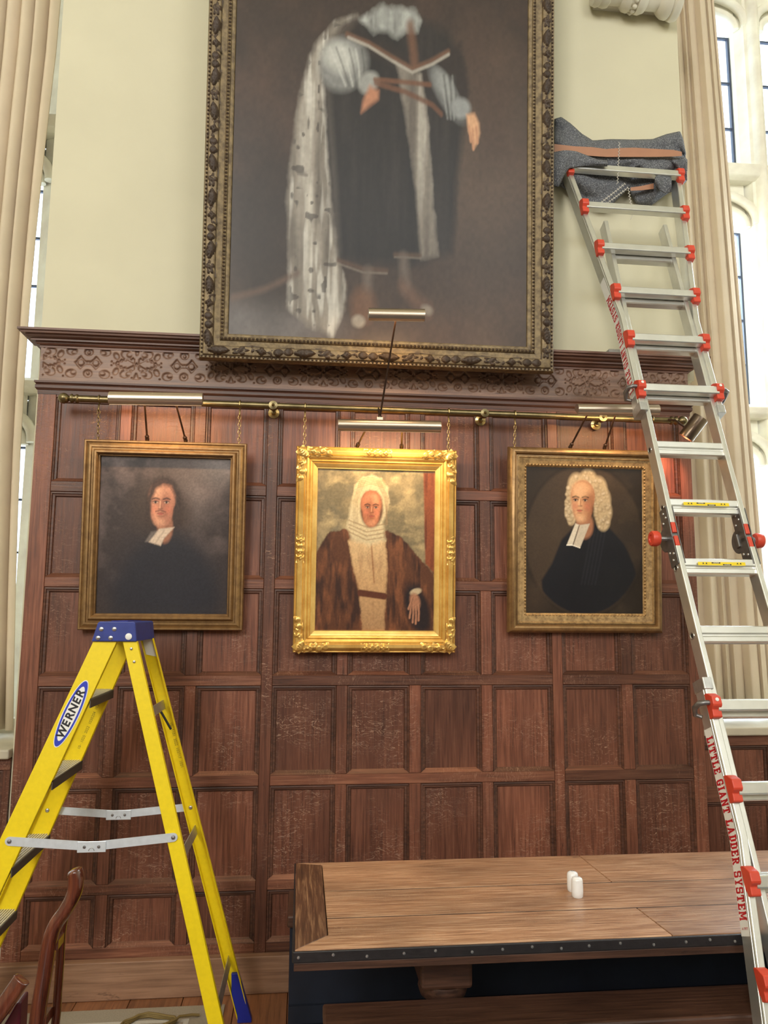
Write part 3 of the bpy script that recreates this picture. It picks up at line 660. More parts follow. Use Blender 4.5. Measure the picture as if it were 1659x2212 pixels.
# collar, trims, girdle, hems, shoes
a = shape([(772,25),(820,-8),(890,-8),(902,18),(895,40),(870,44),(850,58),(830,46),(800,50)], rgb(160,162,158), 0.02, rgb(196,198,194), rgb(116,116,114))
for L_, w_ in (([(742,62),(790,78),(840,105),(885,128),(925,108),(965,82)], 0.010), ([(880,30),(886,75),(890,115)], 0.022)): P.line(bl(L_), w_, rgb(112,80,62), 0.8, 0.8)
P.line(bl([(745,68),(790,84),(840,112),(885,135),(928,114),(966,88)]), 0.006, rgb(170,164,154), 0.8, 0.8)
P.line(bl([(803,157),(860,158),(925,160)]), 0.008, rgb(112,76,56), 0.7, 0.85); P.line(bl([(805,165),(870,180),(930,205),(950,225)]), 0.009, rgb(106,72,54), 0.7, 0.85)
P.line(bl([(725,556),(780,574),(832,576)]), 0.009, rgb(88,66,54), 0.9, 0.8); P.line(bl([(725,563),(780,581),(832,582)]), 0.004, rgb(136,126,114), 1.0, 0.6)
P.line(bl([(848,540),(905,541)]), 0.008, rgb(86,66,54), 0.9, 0.8); P.line(bl([(848,546),(905,547)]), 0.004, rgb(126,116,104), 1.0, 0.6)
for cx_, y0_, y1_, sx_ in ((790, 585, 640, -10), (868, 552, 610, 20)): P.line(bl([(cx_,y0_),(cx_+sx_*0.3,y1_)]), 0.026, rgb(108,96,88), 0.9, 0.8)
u_, v_ = bpt(780, 652); P.ell(u_, v_, 0.040, 0.036, rgb(112,80,60), 0.8, 0, 0.85); u_, v_ = bpt(770, 686); P.ell(u_, v_, 0.022, 0.013, rgb(148,138,126), 0.6)
P.line(bl([(868,610),(895,640),(922,660)]), 0.028, rgb(104,78,64), 0.9, 0.8); u_, v_ = bpt(920, 660); P.ell(u_, v_, 0.020, 0.010, rgb(136,124,112), 0.8, -0.5)
P.line(bl([(500,640),(570,620),(640,585)]), 0.012, rgb(104,82,70), 0.9, 0.6)
P.ell(0.52, 0.80, 0.06, 0.05, rgb(190,150,120), 0.4)      # head, above the photograph's edge
P.grain(0.14, 77)
P.mesh(canvas_corners(bp, (0.137, 0.13, 0.137, 0.137), 0.02), big)
MB().obox(bp.p(BW/2, BH/2, 0.004), (bp.ex, bp.ez, bp.n), (BW/2-0.01, BH/2-0.01, 0.004)).build('back_board', M['dark'], big)

# --- left portrait: cleric in dark gown
pl = Plane(-1.056, 1.650, 0.775, 0.915, 3.858, 3.79)
p1 = empty('portrait', pl.p(pl.w/2, 0, 0), 'dark portrait of a long-haired man with white collar bands, plain bronze frame', 'painting')
frame_sweep(pl, [(0,0),(0,.026),(.004,.032),(.010,.032),(.014,.026),(.020,.030),(.028,.036),(.036,.036),(.040,.030),(.046,.030),(.050,.044),(.056,.052),(.064,.052),(.070,.042),(.073,.028),(.076,.028),(.079,.018)]).build('frame', M['f_bronze'], p1, smooth=35)
P = Paint(200, 250, 1.2, rgb(60,52,52))
n1 = P.noise(6, 8, 31); P.mix(np.clip((n1-0.42)*2.4, 0, 0.8)*np.clip(P.y*1.1, 0, 1), rgb(112,98,96)); P.ell(0.66, 0.8, 0.22, 0.2, rgb(136,122,118), 1.4, 0, 0.5); P.ell(0.95, 0.97, 0.16, 0.12, rgb(150,142,140), 1.4, 0, 0.5)
P.ell(0.45, 0.70, 0.20, 0.20, rgb(70,58,52), 0.9, 0, 0.9); P.ell(0.52, 0.62, 0.16, 0.16, rgb(64,52,48), 0.8)
P.poly([(0.12,0.0),(0.14,0.18),(0.26,0.34),(0.40,0.46),(0.60,0.52),(0.74,0.44),(0.88,0.28),(0.94,0.10),(0.9,0.0)], rgb(44,43,49), 0.12)
P.ell(0.5, 0.18, 0.42, 0.32, rgb(42,42,50), 0.6, 0, 0.7)
P.ell(0.505, 0.55, 0.06, 0.10, rgb(150,104,84), 0.3)
P.face(0.478, 0.70, 0.104, rgb(206,146,118), rgb(148,96,80), rgb(224,172,140), rgb(58,44,42), -0.1, rgb(170,90,80))
P.line([(0.43,0.652),(0.465,0.660),(0.505,0.650)], 0.008, rgb(92,60,54), 0.9, 0.7)
P.poly([(0.36,0.60),(0.355,0.74),(0.40,0.85),(0.48,0.885),(0.57,0.85),(0.63,0.74),(0.63,0.56),(0.575,0.57),(0.585,0.68),(0.575,0.76),(0.54,0.815),(0.48,0.825),(0.425,0.795),(0.40,0.74),(0.385,0.64)], rgb(58,47,44), 0.03, 0.95, 0.02)
for k in range(26): P.line([(0.40-0.02*(k % 5)+0.008*k, 0.86-0.012*(k % 7)), (0.37+0.0104*k, 0.72-0.01*(k % 6)), (0.36+0.0108*k, 0.60)], 0.004, rgb(84,70,64), 0.9, 0.35 if 0.40 > 0.37+0.0104*k or 0.37+0.0104*k > 0.58 else 0.0)
P.poly([(0.355,0.455),(0.40,0.52),(0.47,0.535),(0.44,0.46)], rgb(122,112,108), 0.015, 0.8)
P.poly([(0.385,0.455),(0.475,0.432),(0.50,0.48),(0.575,0.552),(0.46,0.54)], rgb(206,186,168), 0.012)
P.line([(0.43,0.445),(0.50,0.53)], 0.01, rgb(168,148,134), 0.9, 0.6)
P.grain(0.22, 78); P.mesh(canvas_corners(pl, (0.078,)*4, 0.012), p1)
MB().obox(pl.p(pl.w/2, pl.h/2, 0.003), (pl.ex, pl.ez, pl.n), (pl.w/2-0.004, pl.h/2-0.004, 0.003)).build('back_board', M['dark'], p1)
PL1 = pl
# --- middle portrait: seated sitter in pale hood and brown cloak
pl = Plane(-0.037, 1.545, 0.805, 1.015, 3.858, 3.785)
p2 = empty('portrait', pl.p(pl.w/2, 0, 0), 'bright gold framed portrait of a sitter in pale hood and brown cloak', 'painting')
fr = frame_sweep(pl, [(0,0),(0,.030),(.004,.036),(.008,.034),(.012,.042),(.026,.050),(.040,.048),(.046,.036),(.050,.036),(.054,.040),(.060,.036),(.066,.030),(.072,.034),(.078,.030),(.082,.024),(.090,.020),(.096,.012),(.104,.012),(.107,.006)]).build('frame', M['f_gold'], p2, smooth=35)
MB().rings([[pl.p(i, i, c), pl.p(pl.w-i, i, c), pl.p(pl.w-i, pl.h-i, c), pl.p(i, pl.h-i, c)] for i, c in ((.080,.0245),(.083,.029),(.090,.026),(.103,.016),(.107,.016),(.1075,.008))], True, False).build('gilt_slip', M['f_gold2'], p2, smooth=30)
def put_corner(a, b, rot, kind, ra): put_leaf(pl, fr, a, b, rot, kind, ra, 0.020, 0.044, 0.016, M['f_gold'], 'carved_ornament')
for cx, sx_ in ((0, 1), (pl.w, -1)):
    for cz, sz_ in ((0, 1), (pl.h, -1)):
        put_leaf(pl, fr, cx+sx_*0.035, cz+sz_*0.035, math.atan2(sz_, sx_), 1, 0.032, 0.026, 0.046, 0.016, M['f_gold'], 'carved_corner')
        for t in (0.085, 0.145):
            put_corner(cx+sx_*t, cz+sz_*0.027, 0.2*sx_*sz_, 3 if t > 0.1 else 2, 0.036); put_corner(cx+sx_*0.027, cz+sz_*t, math.pi/2+0.2*sx_*sz_, 3 if t > 0.1 else 2, 0.036)
for a, b, rt in ((pl.w/2, 0.027, 0), (pl.w/2, pl.h-0.027, 0), (0.027, pl.h/2, math.pi/2), (pl.w-0.027, pl.h/2, math.pi/2)):
    for dd, kk in ((-0.042, 2), (0, 3), (0.042, 2)): put_corner(a+dd*math.cos(rt), b+dd*math.sin(rt), rt, kk, 0.030)
P = Paint(190, 260, 1.35, rgb(122,110,86))
n1 = P.noise(7, 9, 41); P.mix(np.clip((n1-0.4)*2.5, 0, 0.8), rgb(168,148,112)); P.mix(np.clip((P.noise(5, 6, 42)-0.5)*2.2, 0, 0.8)*np.clip(1.2-P.x*1.6, 0, 1), rgb(104,102,92)); P.mix(np.clip((P.noise(8, 14, 43)-0.55)*2.5, 0, 0.6), rgb(198,174,130))
a = P.poly([(0.90,0.99),(1.0,0.99),(1.0,0.36),(0.925,0.42)], rgb(138,76,50), 0.015); P.mix(a*np.clip((P.noise(40, 4, 44, 2)-0.45)*3, 0, 0.8), rgb(98,50,36))
a = P.poly([(0.0,0.0),(0.0,0.48),(0.10,0.60),(0.24,0.63),(0.40,0.58),(0.60,0.62),(0.72,0.58),(0.84,0.48),(1.0,0.36),(1.0,0.0)], rgb(92,58,42), 0.012, 1, 0.02)
P.mix(a*np.clip((P.noise(24, 7, 45, 3)-0.45)*3, 0, 0.8), rgb(130,82,56)); P.mix(a*np.clip((0.46-P.noise(20, 6, 46, 3))*4, 0, 0.9), rgb(56,38,34))
a = P.poly([(0.27,0.56),(0.58,0.56),(0.60,0.42),(0.58,0.0),(0.40,0.0),(0.36,0.26),(0.30,0.42)], rgb(196,156,112), 0.02, 1, 0.02); P.mix(a*np.clip((P.noise(18, 6, 47, 3)-0.5)*3, 0, 0.7), rgb(152,108,74)); P.mix(a*np.clip((P.y-0.3)*2.5, 0, 0.7), rgb(220,190,146)); P.mix(a*np.clip((0.3-P.y)*2, 0, 0.6), rgb(140,104,76))
P.line([(0.37,0.235),(0.58,0.215)], 0.024, rgb(92,52,38), 0.3); P.line([(0.46,0.55),(0.49,0.30)], 0.010, rgb(150,104,70), 0.8, 0.8)
P.ell(0.86, 0.14, 0.10, 0.16, rgb(42,34,36), 0.4, 0.3); P.ell(0.845, 0.245, 0.05, 0.02, rgb(190,170,140), 0.4, 0.3); P.ell(0.84, 0.185, 0.042, 0.052, rgb(168,118,92), 0.5, 0.25)
for fx_, fy_, gx_, gy_ in ((0.805,0.17,0.795,0.085),(0.825,0.16,0.822,0.058),(0.848,0.155,0.848,0.05),(0.870,0.165,0.872,0.07),(0.815,0.21,0.785,0.14)): P.line([(fx_,fy_),((fx_+gx_)/2+0.004,(fy_+gy_)/2),(gx_,gy_)], 0.011, rgb(172,122,96), 0.5); P.line([(fx_+0.01,fy_),(gx_+0.010,gy_)], 0.004, rgb(104,68,54), 0.8, 0.7)
P.ell(0.452, 0.80, 0.152, 0.155, rgb(190,170,136), 0.12)
P.poly([(0.29,0.80),(0.25,0.64),(0.30,0.56),(0.45,0.53),(0.58,0.56),(0.56,0.66),(0.59,0.80)], rgb(206,188,152), 0.03, 1, 0.02)
for k, (y0, y1) in enumerate(((0.655,0.61),(0.635,0.585),(0.61,0.56),(0.68,0.64))): P.line([(0.27,y0),(0.42,y1),(0.57,y1+0.02)], 0.007, rgb(150,122,92), 0.9, 0.7)
P.ell(0.46, 0.755, 0.098, 0.118, rgb(110,78,58), 0.2)
P.face(0.455, 0.755, 0.088, rgb(204,132,96), rgb(146,88,64), rgb(228,164,124), rgb(66,44,38), 0.06)
P.poly([(0.29,0.79),(0.31,0.90),(0.38,0.95),(0.46,0.962),(0.54,0.945),(0.60,0.89),(0.61,0.79),(0.565,0.76),(0.55,0.83),(0.50,0.868),(0.45,0.873),(0.40,0.865),(0.36,0.82),(0.355,0.74)], rgb(200,180,142), 0.015, 1, 0.02)
for k in range(7): P.line([(0.31+0.012*k,0.66),(0.305+0.010*k,0.80),(0.36+0.014*k,0.93)], 0.005, rgb(156,132,100), 0.9, 0.6 if k < 4 else 0.0)
for k in range(4): P.line([(0.58+0.006*k,0.66),(0.60-0.01*k,0.82),(0.53-0.012*k,0.93)], 0.006, rgb(150,124,94), 0.9, 0.6)
for k in range(5): P.line([(0.34,0.885+0.012*k),(0.45,0.91+0.010*k),(0.575,0.885+0.011*k)], 0.004, rgb(170,132,80), 0.8, 0.6)
P.grain(0.2, 79); P.mesh(canvas_corners(pl, (0.107, 0.102, 0.107, 0.105), 0.008), p2)
MB().obox(pl.p(pl.w/2, pl.h/2, 0.002), (pl.ex, pl.ez, pl.n), (pl.w/2-0.004, pl.h/2-0.004, 0.002)).build('back_board', M['dark'], p2)
PL2 = pl
# --- right portrait: wigged cleric in painted oval
pl = Plane(1.040, 1.645, 0.815, 0.945, 3.858, 3.79)
p3 = empty('portrait', pl.p(pl.w/2, 0, 0), 'portrait of a white-wigged cleric in black gown, old gold frame behind the tall ladder', 'painting')
frame_sweep(pl, [(0,0),(0,.024),(.006,.034),(.016,.046),(.026,.050),(.034,.046),(.040,.032),(.045,.034),(.048,.030)]).build('frame', M['f_bronze'], p3, smooth=35)
fi = frame_sweep(pl, [(.046,.010),(.047,.036),(.052,.036),(.056,.030),(.070,.026),(.086,.022),(.092,.014),(.098,.010)]).build('inner_frame', M['f_old'], p3, smooth=35)
bd = MB()
for k in range(36):
    for b in (0.089, pl.h-0.089): bd.lathe([(0, 0), (.007, .002), (.004, .007), (0, .008)], pl.p(0.095+(pl.w-0.19)*k/35, b, 0.018), pl.n, 6)
for k in range(44):
    for a_ in (0.089, pl.w-0.089): bd.lathe([(0, 0), (.007, .002), (.004, .007), (0, .008)], pl.p(a_, 0.095+(pl.h-0.19)*k/43, 0.018), pl.n, 6)
tag(bd.build('bead_moulding', M['f_old'], fi, smooth=60), kind='stuff')
P = Paint(200, 240, 1.22, rgb(44,36,30))
P.ell(0.5, 0.50, 0.52, 0.53, rgb(24,19,16), 0.05); P.ell(0.5, 0.50, 0.505, 0.515, rgb(66,53,42), 0.05); P.ell(0.42, 0.50, 0.40, 0.40, rgb(74,60,47), 1.2, 0, 0.6); P.ell(0.9, 0.4, 0.2, 0.4, rgb(38,31,27), 1.2, 0, 0.7)
P.ell(0.06, 0.10, 0.1, 0.1, rgb(74,58,45), 1.4, 0, 0.5); P.mix(np.clip((P.noise(5, 6, 51)-0.5)*1.5, 0, 0.3), rgb(80,66,52))
ov = np.clip((1-np.sqrt(((P.x-0.5)/0.505)**2+((P.y-0.5)/0.515)**2))*30, 0, 1)
a = P.poly([(0.15,0.06),(0.13,0.22),(0.22,0.34),(0.30,0.50),(0.42,0.60),(0.58,0.62),(0.70,0.60),(0.84,0.48),(0.92,0.34),(0.96,0.24),(0.84,0.06),(0.6,-0.05),(0.3,-0.05)], rgb(25,25,31), 0.02, 1, 0, ov)
for k in range(5): P.line([(0.56+0.03*k,0.58),(0.52+0.03*k,0.40),(0.47+0.03*k,0.20)], 0.012, rgb(44,44,52), 1.0, 0.6)
for k, (wx, wy, wr) in enumerate([(0.43,0.87,0.075),(0.53,0.885,0.085),(0.62,0.85,0.075),(0.65,0.78,0.075),(0.66,0.70,0.075),(0.66,0.64,0.06),(0.385,0.82,0.045),(0.37,0.75,0.04),(0.37,0.69,0.042),(0.385,0.645,0.036)]): P.ell(wx, wy, wr, wr*1.22, rgb(196,172,136), 0.35)
rw = np.random.RandomState(4)
WG = [(0.43,0.87,0.065),(0.53,0.885,0.075),(0.62,0.85,0.07),(0.65,0.78,0.07),(0.66,0.70,0.07),(0.66,0.64,0.055),(0.385,0.82,0.04),(0.37,0.75,0.036),(0.37,0.69,0.038),(0.385,0.645,0.032)]
for k in range(150):
    wx, wy, wr = WG[k % 10]; q_ = rw.uniform(0, 6.28); d_ = wr*math.sqrt(rw.uniform(0, 1)); X, Y = wx+d_*math.cos(q_), wy+d_*1.2*math.sin(q_); r_ = rw.uniform(0.010, 0.019)
    P.ell(X, Y, r_, r_*0.95, rgb(146,122,92), 0.9, rw.uniform(0, 3), 0.55); P.ell(X-r_*0.15, Y+r_*0.22, r_*0.78, r_*0.62, rgb(208,186,150) if k % 3 else rgb(226,206,174), 1.1, rw.uniform(0, 3), 0.75)
P.ell(0.50, 0.60, 0.075, 0.09, rgb(164,112,84), 0.3)
P.face(0.485, 0.765, 0.104, rgb(216,164,122), rgb(160,104,74), rgb(238,194,152), rgb(44,32,28), -0.22, rgb(186,92,78))
P.ell(0.475, 0.855, 0.080, 0.05, rgb(222,172,130), 0.8, 0, 0.7)
P.poly([(0.345,0.465),(0.395,0.465),(0.455,0.605),(0.42,0.615)], rgb(222,210,190), 0.008); P.poly([(0.402,0.462),(0.46,0.447),(0.545,0.615),(0.46,0.605)], rgb(206,192,172), 0.008)
P.line([(0.398,0.465),(0.452,0.60)], 0.005, rgb(120,104,88), 0.6); P.line([(0.345,0.465),(0.395,0.465)], 0.005, rgb(244,238,224), 0.6); P.line([(0.402,0.463),(0.46,0.447)], 0.005, rgb(240,232,216), 0.6)
P.grain(0.12, 80); P.mesh(canvas_corners(pl, (0.098,)*4, 0.010), p3)
MB().obox(pl.p(pl.w/2, pl.h/2, 0.003), (pl.ex, pl.ez, pl.n), (pl.w/2-0.004, pl.h/2-0.004, 0.003)).build('back_board', M['dark'], p3)
PL3 = pl

# ------------------------------------------------------------------ brass picture rail, hooks and chains
RY, RZp = 3.775, 2.752
pr = empty('picture_rail', (0.4, RY, RZp), 'long brass picture rail rod with turned ends under the carved frieze', 'rail')
ra, rb = V((-1.10, RY, RZp+0.010)), V((1.92, RY, RZp+0.002))
MB().tube([ra, rb], 0.0165, 16).build('rod', M['brass'], pr, smooth=60)
for P0, dr in ((ra, V((-1,0,0))), (rb, V((1,0,0)))):
    MB().lathe([(.0165,-.005),(.022,0),(.022,.008),(.016,.012),(.016,.02),(.023,.026),(.023,.032),(.014,.036),(.012,.042),(.022,.052),(.027,.066),(.022,.082),(.010,.092),(.0,.096)], P0, dr, 18).build('finial', M['brass'], pr, smooth=50)
def rail_pt(x): return ra+(rb-ra)*((x-ra.x)/(rb.x-ra.x))
for px_ in (590, 1046, 1300):
    x_ = at(px_, 885, RY).x; c = rail_pt(x_)
    MB().lathe([(.010,-.085),(.010,-.02),(.022,-.017),(.022,.017),(.008,.02),(.004,.028),(0,.03)], c, (0,-1,0), 14).build('bracket', M['brass'], pr, smooth=50)
    MB().lathe([(.028,0),(.028,.006),(.014,.011),(.011,.02)], (c.x, D-0.003, c.z-0.014), (0,-1,0), 18).build('rosette', M['brass_b'], pr, smooth=50)
link = MB(); n_ = 14
link.tube([(0.0065*math.cos(t)*(1-0.35*math.sin(t)), 0, 0.0125*math.sin(t)) for t in [i*2*math.pi/n_ for i in range(n_)]], 0.0017, 6, False, True)
lm = bpy.data.meshes.new('chain_link'); lm.from_pydata([tuple(v) for v in link.v], [], link.f); lm.materials.append(M['brass_b']); lm.shade_smooth()
lm2 = lm.copy(); lm2.materials.clear(); lm2.materials.append(M['brass'])
CH = [(213, PL1, 'thin dark chain at the left corner of the long-haired man portrait', lm2), (518, PL1, 'brass chain at the right corner of the long-haired man portrait', lm), (659, PL2, 'brass chain at the left corner of the bright gold frame', lm), (969, PL2, 'brass chain at the right corner of the bright gold frame', lm), (1112, PL3, 'brass chain at the left corner of the wigged cleric portrait', lm), (1408, PL3, 'dark chain half hidden by the tall ladder, over the wigged cleric portrait', lm2)]
for px_, pl_, lab, lmesh in CH:
    x_ = at(px_, 890, RY).x; c = rail_pt(x_)
    ch = empty('hanging_chain', c, lab, 'chain', 'hanging chains of the portraits')
    pts = [(x_, RY+0.0195*math.cos(t), c.z+0.0195*math.sin(t)) for t in [R(a) for a in range(-60, 245, 20)]]
    pts = pts[::-1]+[]
    MB().tube([(x_, RY+0.0195*math.cos(R(a)), c.z+0.0195*math.sin(R(a))) for a in range(200, -90, -20)]+[(x_, RY-0.004, c.z-0.04), (x_, RY-0.008, c.z-0.052), (x_, RY-0.001, c.z-0.058), (x_, RY+0.006, c.z-0.050)], 0.004, 8).build('hook', M['brass_b' if lmesh is lm else 'brass'], ch, smooth=60)
    top = V((x_, RY-0.001, c.z-0.054)); bot = pl_.p(x_-pl_.P.x, pl_.h-0.004, -0.003)+V((0.0, 0, 0))
    nn = max(3, round((top-bot).length/0.0185)); st = (bot-top)/nn
    for k in range(nn):
        o = bpy.data.objects.new('chain_link', lmesh); COL.objects.link(o); o.parent = ch; ORG[o.name] = c
        o.location = top+st*(k+0.5)-c; o.rotation_euler = (math.atan2(-(st.y), -st.z)*-1, 0, R(90 if k % 2 else 12))

# ------------------------------------------------------------------ picture lights
def picture_light(c0, c1, r, feet, lab, power, base=None, col=(1, 0.62, 0.30), tilt=35):
    """c0-c1: axis of the trough; feet: points where the arms start (on the frame)"""
    c0, c1 = V(c0), V(c1); mid = (c0+c1)/2; ax = (c1-c0).normalized()
    t = empty('picture_light', feet[0], lab, 'lamp')
    a, b = V((0,-1,0)), V((0,0,1)); prof = []
    A = [R(tilt-100+230*i/16) for i in range(17)]
    outer = [(math.cos(q)*r, math.sin(q)*r) for q in A]; inner = [(math.cos(q)*r*0.88, math.sin(q)*r*0.88) for q in A][::-1]
    lip0 = [(outer[0][0]*1.12, outer[0][1]*1.12)]; lip1 = [(outer[-1][0]*1.10, outer[-1][1]*1.10)]
    pf = lip0+outer+lip1+inner
    sh = MB().prism(pf, c0, c1, a, b).build('shade', M['lamp'], t, smooth=35)
    ends = MB()
    for e, dr in ((c0, -ax), (c1, ax)): ends.prism(outer, e+dr*0.0, e+dr*0.003, a, b)
    ends.build('end_cap', M['lamp'], sh)
    MB().tube([c0+ax*0.02+V((0,0,r*0.25)), c1-ax*0.02+V((0,0,r*0.25))], r*0.22, 8).build('lamp_tube', M['led'], t, smooth=60)
    for f in feet:
        f = V(f); top = V((f.x+(mid.x-f.x)*0.22, mid.y+r*0.5, mid.z-r*0.2)) if base is None else mid+V((0, r*0.6, -r*0.3))
        MB().tube([f, f+(top-f)*0.03, top], 0.0048, 8).build('arm', M['arm'], t, smooth=60)
        MB().lathe([(.010,-.012),(.010,.0),(.007,.004),(.011,.010),(.007,.018),(.0,.02)], f, (top-f), 12).build('arm_joint', M['arm'], t, smooth=60)
    l = bpy.data.lights.new('lamp_light', 'AREA'); l.shape = 'RECTANGLE'; l.size = (c1-c0).length*0.9; l.size_y = 0.02; l.energy = power; l.color = col
    lo = bpy.data.objects.new('lamp_light', l); COL.objects.link(lo); lo.parent = t; lo.location = mid+V((0, r*0.2, -r*0.15))-ORG[t.name]
    lo.rotation_euler = (R(38), 0, 0)
    return t
def foot(px_, py_, pl_): x_ = at(px_, py_, 3.80).x; return pl_.p(x_-pl_.P.x, pl_.h+0.015, 0.012)
picture_light(at(238, 861, 3.58), at(437, 864, 3.58), 0.033, [foot(320, 945, PL1), foot(402, 947, PL1)], 'long champagne metal picture light over the long-haired man portrait', 3.0)
picture_light(at(731, 919, 3.60), at(950, 923, 3.60), 0.031, [foot(772, 962, PL2), foot(866, 965, PL2)], 'long champagne metal picture light over the bright gold frame', 4.0, col=(1, 0.72, 0.38))
picture_light(at(1247, 885, 3.60), at(1420, 887, 3.60), 0.030, [foot(1230, 966, PL3), foot(1303, 967, PL3)], 'long metal picture light over the wigged cleric portrait, passing behind the ladder', 2.2)
picture_light(at(797, 681, 3.42), at(915, 683, 3.42), 0.033, [(at(820, 905, 3.70)[:])], 'short picture light on a tall thin stem before the huge portrait', 1.2, base=1)
MB().obox(at(820, 908, 3.70), ((1,0,0),(0,1,0),(0,0,1)), (0.016, 0.02, 0.012)).build('clamp', M['lamp'], bpy.data.objects['picture_light.003'], bevel=0.002)
MB().tube([at(820, 905, 3.70)+V((0,0.0,-0.004)), V((at(820, 905, 3.70).x, RY-0.024, RZp+0.006))], 0.005, 8).build('stem_clip', M['arm'], bpy.data.objects['picture_light.003'], smooth=60)
# spot lamp at the right end of the rail
sp = empty('spot_lamp', (rb.x-0.02, RY, rb.z), 'cylindrical bronze spotlight at the right end of the brass rail', 'lamp')
sa, sb = at(1512, 905, 3.62), at(1482, 945, 3.66)
dr = (sb-sa).normalized()
MB().lathe([(.0,-.0),(.038,.0),(.040,.004),(.040,.125),(.036,.125),(.036,.06),(0,.058)], sa-dr*0.01, dr, 28).build('spot_shade', M['bronze'], sp, smooth=40)
MB().tube([V((rb.x-0.02, RY-0.017, rb.z)), V((rb.x+0.0, RY-0.05, rb.z-0.01)), (sa+sb)/2-V((0.036, -0.02, -0.01))], 0.005, 8).build('arm', M['arm'], sp, smooth=60)
MB().lathe([(0,0),(.03,0.0),(.03,.004),(0,.004)], sa+dr*0.056, dr, 20).build('lamp_lens', M['led'], sp, smooth=40)
l = bpy.data.lights.new('spot_light', 'SPOT'); l.energy = 14; l.spot_size = R(70); l.spot_blend = 0.7; l.color = (1, 0.36, 0.20); l.shadow_soft_size = 0.02
lo = bpy.data.objects.new('spot_light', l); COL.objects.link(lo); lo.parent = sp; lo.location = sa+dr*0.09-ORG[sp.name]
lo.rotation_euler = V((-0.15, 0.75, -0.65)).to_track_quat('-Z', 'Y').to_euler()

# ------------------------------------------------------------------ plaster ornament and ledge bits
oc = at(1372, 4, 3.90); oa = V((1, 0, -0.045)).normalized()
orn = empty('plaster_ornament', oc, 'white moulded plaster baluster ornament high on the wall above the blanket', 'ornament')
L0 = at(1262, -8, 3.90).x-oc.x
pf = [(0.0,-.262),(.05,-.262),(.072,-.250),(.078,-.225),(.070,-.206),(.074,-.200),(.078,-.180),(.072,-.158),(.058,-.150),(.056,-.085),(.066,-.078),(.082,-.060),(.086,-.036),(.076,-.030),(.076,.006),(.086,.010),(.088,.036),(.076,.062),(.062,.070),(.060,.140),(.070,.146),(.082,.160),(.094,.182),(.096,.206),(.088,.214),(.098,.222),(.102,.246),(.096,.264),(0,.264)]
MB().lathe(pf, oc+V((0,0,0.03)), oa, 30).build('baluster', M['white_plaster'], orn, smooth=40)
for k in range(14):
    t = k*2*math.pi/14; c = oc+V((0,0,0.03))+oa*(-0.012)+V((0, math.cos(t)*0.078, math.sin(t)*0.078))
    MB().lathe([(0,-.015),(.009,-.012),(.015,0),(.009,.012),(0,.015)], c, (1,0,0), 10).build('bead', M['white_plaster'], orn, smooth=80)
MB().obox(oc+V((0.0, 0.075, 0.04)), ((1,0,0),(0,1,0),(0,0,1)), (0.22, 0.026, 0.028)).build('mount', M['white_plaster'], orn)
cz = 3.118
cb = at(312, 719, 3.93)
cl = empty('plastic_clip', (cb.x, 3.90, cz), 'small white ribbed plastic strip lying on the cornice ledge', 'clip')
MB().box(cb.x-0.07, cb.x+0.065, 3.88, 3.92, cz, cz+0.012).build('strip', M['white'], cl, bevel=0.002)
for k in range(16): MB().box(cb.x-0.067+k*0.0055, cb.x-0.064+k*0.0055, 3.882, 3.918, cz+0.012, cz+0.022).build('rib', M['white'], cl)
gb = at(1330, 765, 3.93)
tag(MB().box(gb.x-0.05, gb.x+0.46, 3.90, 3.96, cz, cz+0.062).build('flat_box', M['grey_box'], loc=(gb.x, 3.93, cz), bevel=0.003), 'flat grey box lying on the cornice behind the tall ladder', 'box')

# ------------------------------------------------------------------ lettering
SLAB = {
 'L': [(.10,.36,0,1),(0,.80,0,.20),(0,.48,.84,1),(.62,.80,0,.40)], 'I': [(.10,.36,0,1),(0,.46,0,.16),(0,.46,.84,1)],
 'T': [(.28,.54,0,1),(0,.82,.80,1),(0,.16,.58,1),(.66,.82,.58,1),(.14,.68,0,.16)], 'E': [(.10,.36,0,1),(0,.78,0,.18),(0,.78,.82,1),(.2,.58,.42,.60),(.62,.78,0,.36),(.62,.78,.64,1)],
 'G': [(0,.26,.16,.84),(.10,.66,.80,1),(.10,.70,0,.20),(.52,.76,.06,.50),(.40,.84,.36,.52),(.58,.76,.62,.96)], 'N': [(.08,.30,0,1),(.62,.84,0,1),(0,.38,0,.15),(0,.3,.85,1),(.54,.92,.85,1)],
 'D': [(.10,.36,0,1),(0,.62,0,.18),(0,.62,.82,1),(.56,.82,.14,.86)], 'R': [(.10,.36,0,1),(0,.62,.82,1),(.2,.62,.42,.58),(.54,.80,.50,.90),(0,.46,0,.16),(.66,.90,0,.16)],
 'S': [(.06,.74,.82,1),(.08,.70,.42,.60),(.04,.72,0,.18),(0,.24,.52,.90),(.54,.78,.10,.50),(.60,.76,.64,1),(.02,.18,0,.36)], 'Y': [(.30,.54,0,.50),(.16,.68,0,.15),(0,.36,.85,1),(.50,.86,.85,1)],
 'M': [(.08,.28,0,1),(.82,1.02,0,1),(0,.36,0,.15),(.74,1.10,0,.15),(0,.3,.85,1),(.80,1.10,.85,1)], 'A': [(.22,.66,.24,.38),(0,.36,0,.15),(.54,.92,0,.15)], ' ': []}
SLABQ = {'N': [((.10,1),(.34,1),(.82,0),(.60,0))], 'R': [((.36,.46),(.60,.46),(.86,0),(.62,0))], 'A': [((.10,.1),(.34,.1),(.56,1),(.36,1)),((.58,.1),(.84,.1),(.56,1),(.36,1))], 'Y': [((.06,.9),(.30,.9),(.52,.40),(.32,.40)),((.80,.9),(.58,.9),(.32,.40),(.52,.40))], 'M': [((.10,1),(.34,1),(.62,.2),(.46,.2)),((1.0,1),(.76,1),(.48,.2),(.64,.2))]}
